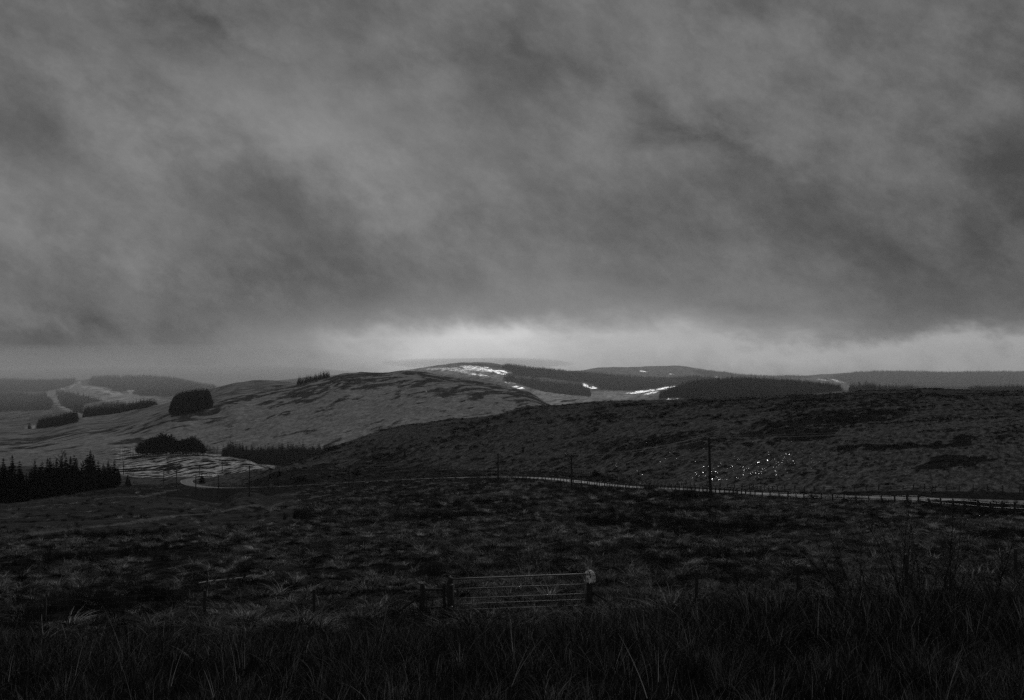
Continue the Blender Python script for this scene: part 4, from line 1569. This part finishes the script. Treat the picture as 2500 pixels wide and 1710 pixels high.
def near_fence(label, posts, heights_wire, endL=None, endR=None):
    """posts: (u, ytop, D, radius, lean)"""
    root = None
    tops = []
    for i, (u_, yt, D_, r_, ln) in enumerate(posts):
        X = (u_ - U0) / F * D_
        z = float(ground(X, D_)[0])
        h = (H0 - yt) / F * D_ - z
        if root is None:
            root = empty('wire_fence', (X, D_, z))
            tag(root, label, 'fence')
        o = obj('post', post_mesh('post', h, r_, 8, seed=40 + i), root, Vector((X, D_, z)) - root.location, (0, ln, rr.uniform(0, 6)))
        tops.append((Vector((X, D_ - r_, z)), h))
    pts = ([endL] if endL else []) + tops + ([endR] if endR else [])
    for f_ in heights_wire:
        P = [a - root.location + Vector((0, 0, h * f_)) for a, h in pts]
        obj('wire', wire_mesh('wire', P, .003, .03), root)
    return root


eL = (Vector((stp.location.x, 37.8, zs)), hS)
near_fence('wire fence on dark posts running left from the gate', [(-90, 1480, 39.5, .05, 0), (110, 1458, 39.5, .055, .02), (300, 1452, 39.5, .06, -.02), (500, 1441, 39, .055, .01), (767, 1439, 38.5, .06, 0)],
           (.93, .7, .45), endR=eL)
eR = (Vector((rp.location.x, 37.8, zr)), hR * .9)
near_fence('wire fence on dark posts running right from the gate into the shrubs', [(1700, 1391, 38, .055, .0), (1950, 1379, 37.5, .06, .03), (2212, 1353, 37, .075, 0), (2480, 1340, 36.5, .06, 0), (2640, 1335, 36.5, .06, 0)],
           (.92, .7, .45), endL=eR)


# roadside and hillside fences
far_posts = [post_mesh('post', 1.15, .07, 6, seed=60 + i) for i in range(5)]
for m_ in far_posts:
    pass


def far_fence(label, path, d0, d1, space, hgt=1.15, thick=1.0, group='roadside fences', lean=.05):
    P = []
    for (u_, y_, *dd) in path:
        g = upon(u_, dd[0]) if dd else at(u_, y_, d0, d1)
        P.append(g)
    P = np.array([tuple(g) for g in P])
    d = np.r_[0, np.cumsum(np.linalg.norm(np.diff(P[:, :2], axis=0), axis=1))]
    t = np.arange(0, d[-1], space)
    X, Y = np.interp(t, d, P[:, 0]), np.interp(t, d, P[:, 1])
    Zg = ground(X, Y)
    root = empty('post_and_wire_fence', (X[0], Y[0], Zg[0]))
    tag(root, label, 'fence', group)
    tops = []
    for i in range(len(t)):
        k = rr.uniform(.85, 1.15)
        s_ = thick * rr.uniform(.8, 1.3)
        obj('post', far_posts[i % 5], root, Vector((X[i], Y[i], Zg[i])) - root.location, (rr.gauss(0, lean), rr.gauss(0, lean), rr.uniform(0, 6)), (s_, s_, k * hgt / 1.15))
        tops.append(Vector((X[i], Y[i] - .08, Zg[i])) - root.location)
    for hh_ in (1.02, .6):
        mb = MB()
        mb.tube([q + Vector((0, 0, hh_ * hgt / 1.15)) for q in tops], .006, 3, False)
        obj('wire', mb.mesh('wire', mat_wire), root)
    return root


far_fence('near-side roadside fence of stout posts at the right, below the road',
          [(1860, 1228, 172), (1921, 1227, 165), (2000, 1229, 155), (2107, 1231, 146), (2200, 1234, 139), (2300, 1240, 130), (2406, 1250, 121), (2500, 1262, 113), (2640, 1275, 106)], 90, 200, 2.55, 1.15, 1.4)
far_fence('near-side roadside fence from the rail gate past the nearest pole',
          [(1428, 1190, 300), (1480, 1197, 278), (1530, 1202, 258), (1600, 1206, 240), (1690, 1212, 215), (1780, 1219, 192), (1850, 1227, 175)], 150, 320, 2.6, 1.15, 1.4)
far_fence('near-side roadside fence in the middle, left of the rail gate',
          [(1180, 1178, 370), (1250, 1181, 352), (1330, 1184, 330), (1396, 1189, 306)], 250, 420, 2.8, 1.15, 1.4)
far_fence('thin fence below the road left of centre', [(690, 1203, 430), (760, 1199, 425), (850, 1191, 415), (930, 1184, 408)], 350, 520, 2.9, 1.2, 1.6)
far_fence('far-side fence above the road at right, under the glinting pools',
          [(1490, 1168), (1540, 1179), (1600, 1185), (1700, 1191), (1760, 1194), (1830, 1194), (1900, 1199), (2000, 1201), (2060, 1200), (2200, 1197), (2330, 1200), (2437, 1201), (2560, 1205)], 205, 420, 2.8, 1.15, 1.4)
far_fence('hillside fence of many thin posts above the road at left',
          [(690, 1149), (740, 1145), (790, 1142), (840, 1147), (900, 1140), (950, 1138), (1000, 1140), (1100, 1147), (1200, 1149), (1300, 1151), (1400, 1154), (1462, 1161)], 380, 600, 2.9, 1.2, 1.7)

# wooden rail gate on the near verge and a small gate by the hillside fence
for (nm, u0_, u1_, D_, lab) in (('rail_gate', 1400, 1420, 303, 'small wooden rail gate beside the second power pole'),
                                ('rail_gate', 1484, 1496, 366, 'small open wooden gate at the bend of the hillside fence')):
    a, c = upon(u0_, D_), upon(u1_, D_)
    o = empty(nm, a)
    tag(o, lab, 'gate', 'wooden gates by the road')
    for k in (0, 1):
        obj('post', far_posts[k], o, (c - a) * k, (0, 0, 0), (1.6, 1.6, 1.35))
    for hz in (.4, .8, 1.2):
        mb = MB()
        dv = c - a
        mb.box(dv * .5 + Vector((0, -.09, hz)), (dv.length - .1, .05, .13))
        obj('rail', mb.mesh('rail', mat_wood), o)

# ================================================================== power line
mat_pole, b, pr = new_mat('creosoted_pole')
pos = b.n('ShaderNodeNewGeometry').outputs['Position']
b.put(pr.inputs['Base Color'], grey(b, b.m('ADD', .012, b.m('MULTIPLY', b.noise(pos, 3.0, 4), .02))))
pr.inputs['Roughness'].default_value = .85
mat_ins, b, pr = new_mat('porcelain')
pr.inputs['Base Color'].default_value = (.08, .08, .08, 1)
pr.inputs['Roughness'].default_value = .3


def power_pole(u_, ybase, ytop, d0, d1, arm, rz, label, lean=0.0, D=None, group='poles of the power line'):
    g = upon(u_, D) if D else at(u_, ybase, d0, d1)
    h = top_h(g, ytop)
    o = empty('power_pole', g, rz)
    tag(o, label, 'pole', group)
    mb = MB()
    mb.tube([(lean * h * -1, 0, -.5), (lean * h * -.5, 0, h * .5), (0, 0, h)], [.23, .20, .165], 9)
    obj('shaft', mb.mesh('shaft', mat_pole), o)
    tips = []
    if arm > 0:
        mb = MB(); mb.box((0, -.12, h - .35), (arm, .14, .20))
        ar = obj('crossarm', mb.mesh('crossarm', mat_pole), o)
        for s_ in (-.47, 0, .47):
            zz = h - .28 if s_ else h
            mb = MB()
            mb.tube([(s_ * arm, -.12 if s_ else 0, zz), (s_ * arm, -.12 if s_ else 0, zz + .22), (s_ * arm, -.12 if s_ else 0, zz + .34)], [.02, .06, .03], 6)
            obj('insulator', mb.mesh('insulator', mat_ins), o)
            tips.append(Matrix.Rotation(rz, 4, 'Z') @ Vector((s_ * arm, -.12 if s_ else 0, zz + .32)) + g)
    else:
        tips = [g + Vector((0, 0, h))] * 3
    return o, tips


mat_line, b, pr = new_mat('overhead_conductor')
pr.inputs['Base Color'].default_value = (.35, .35, .35, 1)
pr.inputs['Metallic'].default_value = .6
pr.inputs['Roughness'].default_value = .5
line = []
line.append(power_pole(2620, 0, 1012, 60, 300, 2.3, .15, 'power pole just beyond the right edge', D=118)[1])
line.append(power_pole(1731, 1221, 1068, 130, 260, 2.3, .05, 'nearest, tallest power pole with crossarm, right of centre', -.028)[1])
line.append(power_pole(1395, 1199, 1109, 200, 400, 2.5, .1, 'second power pole with wide crossarm, beside the rail gate', -.01)[1])
line.append(power_pole(1216, 1183, 1107, 250, 450, 2.0, 1.1, 'third power pole, thin with a short crossarm, near picture centre')[1])
line.append(power_pole(852, 1193, 1136, 300, 520, 2.2, .6, 'power pole beside the dark spiky roadside bush')[1])
line.append(power_pole(609, 1214, 1137, 250, 520, 2.4, .2, 'power pole with crossarm against the pale knoll')[1])
line.append(power_pole(533, 1205, 1159, 300, 640, 1.8, .8, 'power pole between the road bend and the knoll pole')[1])
line.append(power_pole(478, 1208, 1160, 300, 640, 0, 0, 'plain pole standing in front of the road bend')[1])
line.append(power_pole(431, 1196, 1146, 300, 700, 1.6, 1.0, 'pole left of the road bend')[1])
line.append(power_pole(399.5, 1181, 1152, 400, 800, 1.5, .9, 'shorter far pole left of the road bend')[1])
spur = [power_pole(487.5, 1166, 1139, 600, 900, 1.2, .9, 'thin pole behind the conifer at the road bend')[1],
        power_pole(542.5, 1157, 1127, 640, 900, 1.2, 1.2, 'thin pole standing on the pale knoll')[1]]
power_pole(301.5, 1160, 1127, 500, 830, 0, 0, 'thin pole beside the right end of the left stand', group='poles of the power line')
for k in range(3):
    mb = MB()
    full = []
    for a, c in zip(line[:-1], line[1:]):
        L = (c[k] - a[k]).length
        for i in range(14):
            t = i / 14
            p_ = a[k].lerp(c[k], t)
            p_.z -= min(L * .012, 2.0) * 4 * t * (1 - t)
            full.append(p_)
    full.append(line[-1][k])
    mb.tube(full, .017, 4, False)
    tag(obj('overhead_wire', mb.mesh('overhead_wire', mat_line)), 'thin overhead wire strung along the power poles', 'wire', 'wires of the power line')

# ================================================================== bare shrubs at the right
mat_stem, b, pr = new_mat('willow_bark')
pos = b.n('ShaderNodeNewGeometry').outputs['Position']
b.put(pr.inputs['Base Color'], grey(b, b.m('ADD', .008, b.m('MULTIPLY', b.step(b.noise(pos, 5.0, 4), .5, .75), .09))))
pr.inputs['Roughness'].default_value = .7


def shrub(label, ub, D_, tips, r0=.011, twigs=9, seed=0):
    q = random.Random(seed)
    X = (ub - U0) / F * D_
    z = float(ground(X, D_)[0])
    base = Vector((X, D_, z))
    o = empty('bare_shrub', base)
    tag(o, label, 'shrub', 'bare shrubs at the right')
    tw = MB()
    for (ut, yt) in tips:
        dd = D_ + q.uniform(-1.2, 1.2)
        tip = Vector(((ut - U0) / F * dd, dd, (H0 - yt) / F * dd)) - base
        foot = Vector((q.uniform(-.25, .25), q.uniform(-.25, .25), -.05))
        n = 9
        pts, rad = [], []
        bow = Vector((q.uniform(-.12, .12), q.uniform(-.12, .12), 0)) * tip.length
        jit = Vector((0, 0, 0))
        for i in range(n + 1):
            t = i / n
            jit = jit + Vector((q.gauss(0, .012), q.gauss(0, .012), 0))
            pts.append(foot.lerp(tip, t) + bow * (t * (1 - t) * 1.6) + jit * (1 if i < n else .6))
            rad.append(r0 * (1 - .82 * t) * q.uniform(.9, 1.1))
        mb = MB(); mb.tube(pts, rad, 5, False)
        obj('stem', mb.mesh('stem', mat_stem, True), o)
        dirn = (tip - foot).normalized()
        for _ in range(twigs):
            i = q.randrange(2, n)
            p0 = pts[i]
            L = tip.length * q.uniform(.10, .32) * (1.1 - i / n)
            e = (dirn + Vector((q.uniform(-.9, .9), q.uniform(-.9, .9), q.uniform(-.1, .7)))).normalized()
            p1 = p0 + e * L * .5 + Vector((q.gauss(0, .02), q.gauss(0, .02), 0))
            p2 = p0 + e * L + Vector((0, 0, L * .15))
            tw.tube([p0, p1, p2], [.0042, .003, .0015], 3, False)
            for _ in range(3):
                s0 = p0.lerp(p2, q.uniform(.3, .9))
                e2 = (e + Vector((q.uniform(-.8, .8), q.uniform(-.8, .8), q.uniform(-.2, .6)))).normalized() * L * q.uniform(.25, .5)
                tw.tube([s0, s0 + e2], [.0026, .0012], 3, False)
    obj('twigs', tw.mesh('twigs', mat_stem), o)
    return o


shrub('tallest bare shrub with upright thin stems, beside the thick right fence post', 2222, 24,
      [(2088, 1200), (2130, 1262), (2155, 1255), (2204, 1212), (2227, 1205), (2236, 1228), (2255, 1290), (2180, 1330), (2290, 1310), (2205, 1380)], .014, 24, 1)
shrub('bare shrub with long stems fanning to the right edge', 2300, 22,
      [(2318, 1335), (2350, 1197), (2330, 1212), (2326, 1225), (2372, 1256), (2395, 1257), (2420, 1300), (2440, 1380), (2355, 1390)], .013, 24, 2)
shrub('bare shrub with stems slanting left, between the two right posts', 2090, 26,
      [(1936, 1322), (1975, 1294), (2010, 1262), (2003, 1352), (2045, 1300), (2075, 1320), (2110, 1290), (1952, 1352)], .014, 22, 3)
shrub('small bare shrub between the first and second posts right of the gate', 1836, 31,
      [(1792, 1338), (1748, 1384), (1768, 1362), (1850, 1345), (1728, 1412), (1870, 1392), (1815, 1400)], .013, 18, 4)
shrub('low tangled shrub at the right edge of the foreground', 2410, 16,
      [(2437, 1330), (2480, 1300), (2330, 1400), (2290, 1460), (2370, 1370), (2430, 1440), (2500, 1400)], .012, 22, 5)
shrub('pale-stemmed low shrub in the right foreground', 2262, 17,
      [(2255, 1430), (2320, 1360), (2345, 1420), (2200, 1470), (2385, 1450), (2245, 1400), (2160, 1440)], .011, 22, 6)
shrub('low twiggy shrub in front of the second right post', 2050, 19,
      [(1980, 1420), (2020, 1400), (2060, 1410), (2095, 1400), (2130, 1430), (1950, 1470)], .009, 22, 7)

# two white stones on the middle hill
mat_stone, b, pr = new_mat('white_stone')
pr.inputs['Base Color'].default_value = (.8, .8, .8, 1)
pr.inputs['Roughness'].default_value = .5
for (uu, yy, lab) in ((1040, 955.5, 'upper of two small white stones on the middle hill'), (1041, 958.5, 'lower of two small white stones on the middle hill')):
    g = at(uu, yy, 1100, 1800)
    mb = MB()
    k = 8
    for zz, rr_ in ((-.3, 1.0), (.4, 1.1), (.9, .8), (1.3, .3)):
        for j in range(k):
            t = 6.283 * j / k
            w_ = rr.uniform(.8, 1.15)
            mb.v.append(Vector((math.cos(t) * rr_ * w_, math.sin(t) * rr_ * w_ * .8, zz)))
    for i in range(3):
        for j in range(k):
            j2 = (j + 1) % k
            mb.f.append((i * k + j, i * k + j2, (i + 1) * k + j2, (i + 1) * k + j))
    mb.f.append(tuple(3 * k + j for j in range(k)))
    tag(obj('white_stone', mb.mesh('white_stone', mat_stone), None, g), lab, 'stone', 'white stones on the middle hill')

# ================================================================== haze
mb = MB()
mb.box((0, 7400, 5), (34000, 16000, 340))
hz = mb.mesh('haze', None)
mat_haze = bpy.data.materials.new('haze')
mat_haze.use_nodes = True
t = mat_haze.node_tree
t.nodes.clear()
pv = t.nodes.new('ShaderNodeVolumePrincipled')
pv.inputs['Color'].default_value = (.95, .95, .95, 1)
pv.inputs['Density'].default_value = 3.0e-5
pv.inputs['Anisotropy'].default_value = .3
out = t.nodes.new('ShaderNodeOutputMaterial')
t.links.new(pv.outputs[0], out.inputs['Volume'])
hz.materials.append(mat_haze)
tag(obj('haze', hz), kind='stuff')


# mist hanging on the far hills, and the cloud caps on their tops
def fog_bank(name, c, r, dens, label):
    import bmesh
    bm = bmesh.new()
    bmesh.ops.create_uvsphere(bm, u_segments=40, v_segments=20, radius=1.0)
    for v in bm.verts:
        k = 1 + .10 * math.sin(v.co.x * 5 + v.co.y * 3) * math.cos(v.co.y * 4 + 1)
        v.co = Vector((v.co.x * r[0] * k, v.co.y * r[1] * k, v.co.z * r[2] * k))
    me = bpy.data.meshes.new(name)
    bm.to_mesh(me)
    bm.free()
    mt = bpy.data.materials.new(name)
    mt.use_nodes = True
    t = mt.node_tree
    t.nodes.clear()
    pv = t.nodes.new('ShaderNodeVolumePrincipled')
    pv.inputs['Color'].default_value = (.97, .97, .97, 1)
    pv.inputs['Density'].default_value = dens
    pv.inputs['Anisotropy'].default_value = .3
    out = t.nodes.new('ShaderNodeOutputMaterial')
    t.links.new(pv.outputs[0], out.inputs['Volume'])
    me.materials.append(mt)
    return tag(obj(name, me, None, c), label, 'mist', kind='stuff')


fog_bank('mist', (-1500, 3900, 40), (1500, 1750, 128), 2.1e-4, 'mist filling the far valley under the left hill')
fog_bank('mist', (600, 3950, 40), (2700, 2350, 125), 1.3e-4, 'thin mist in front of the far right skyline')
fog_bank('cloud_cap', (-85, 3360, 107), (270, 170, 15), 2.6e-3, 'low cloud sitting on the central summit')
fog_bank('cloud_cap', (-1400, 4350, 94), (950, 520, 36), 3.2e-3, 'low cloud sitting on the far left hill')
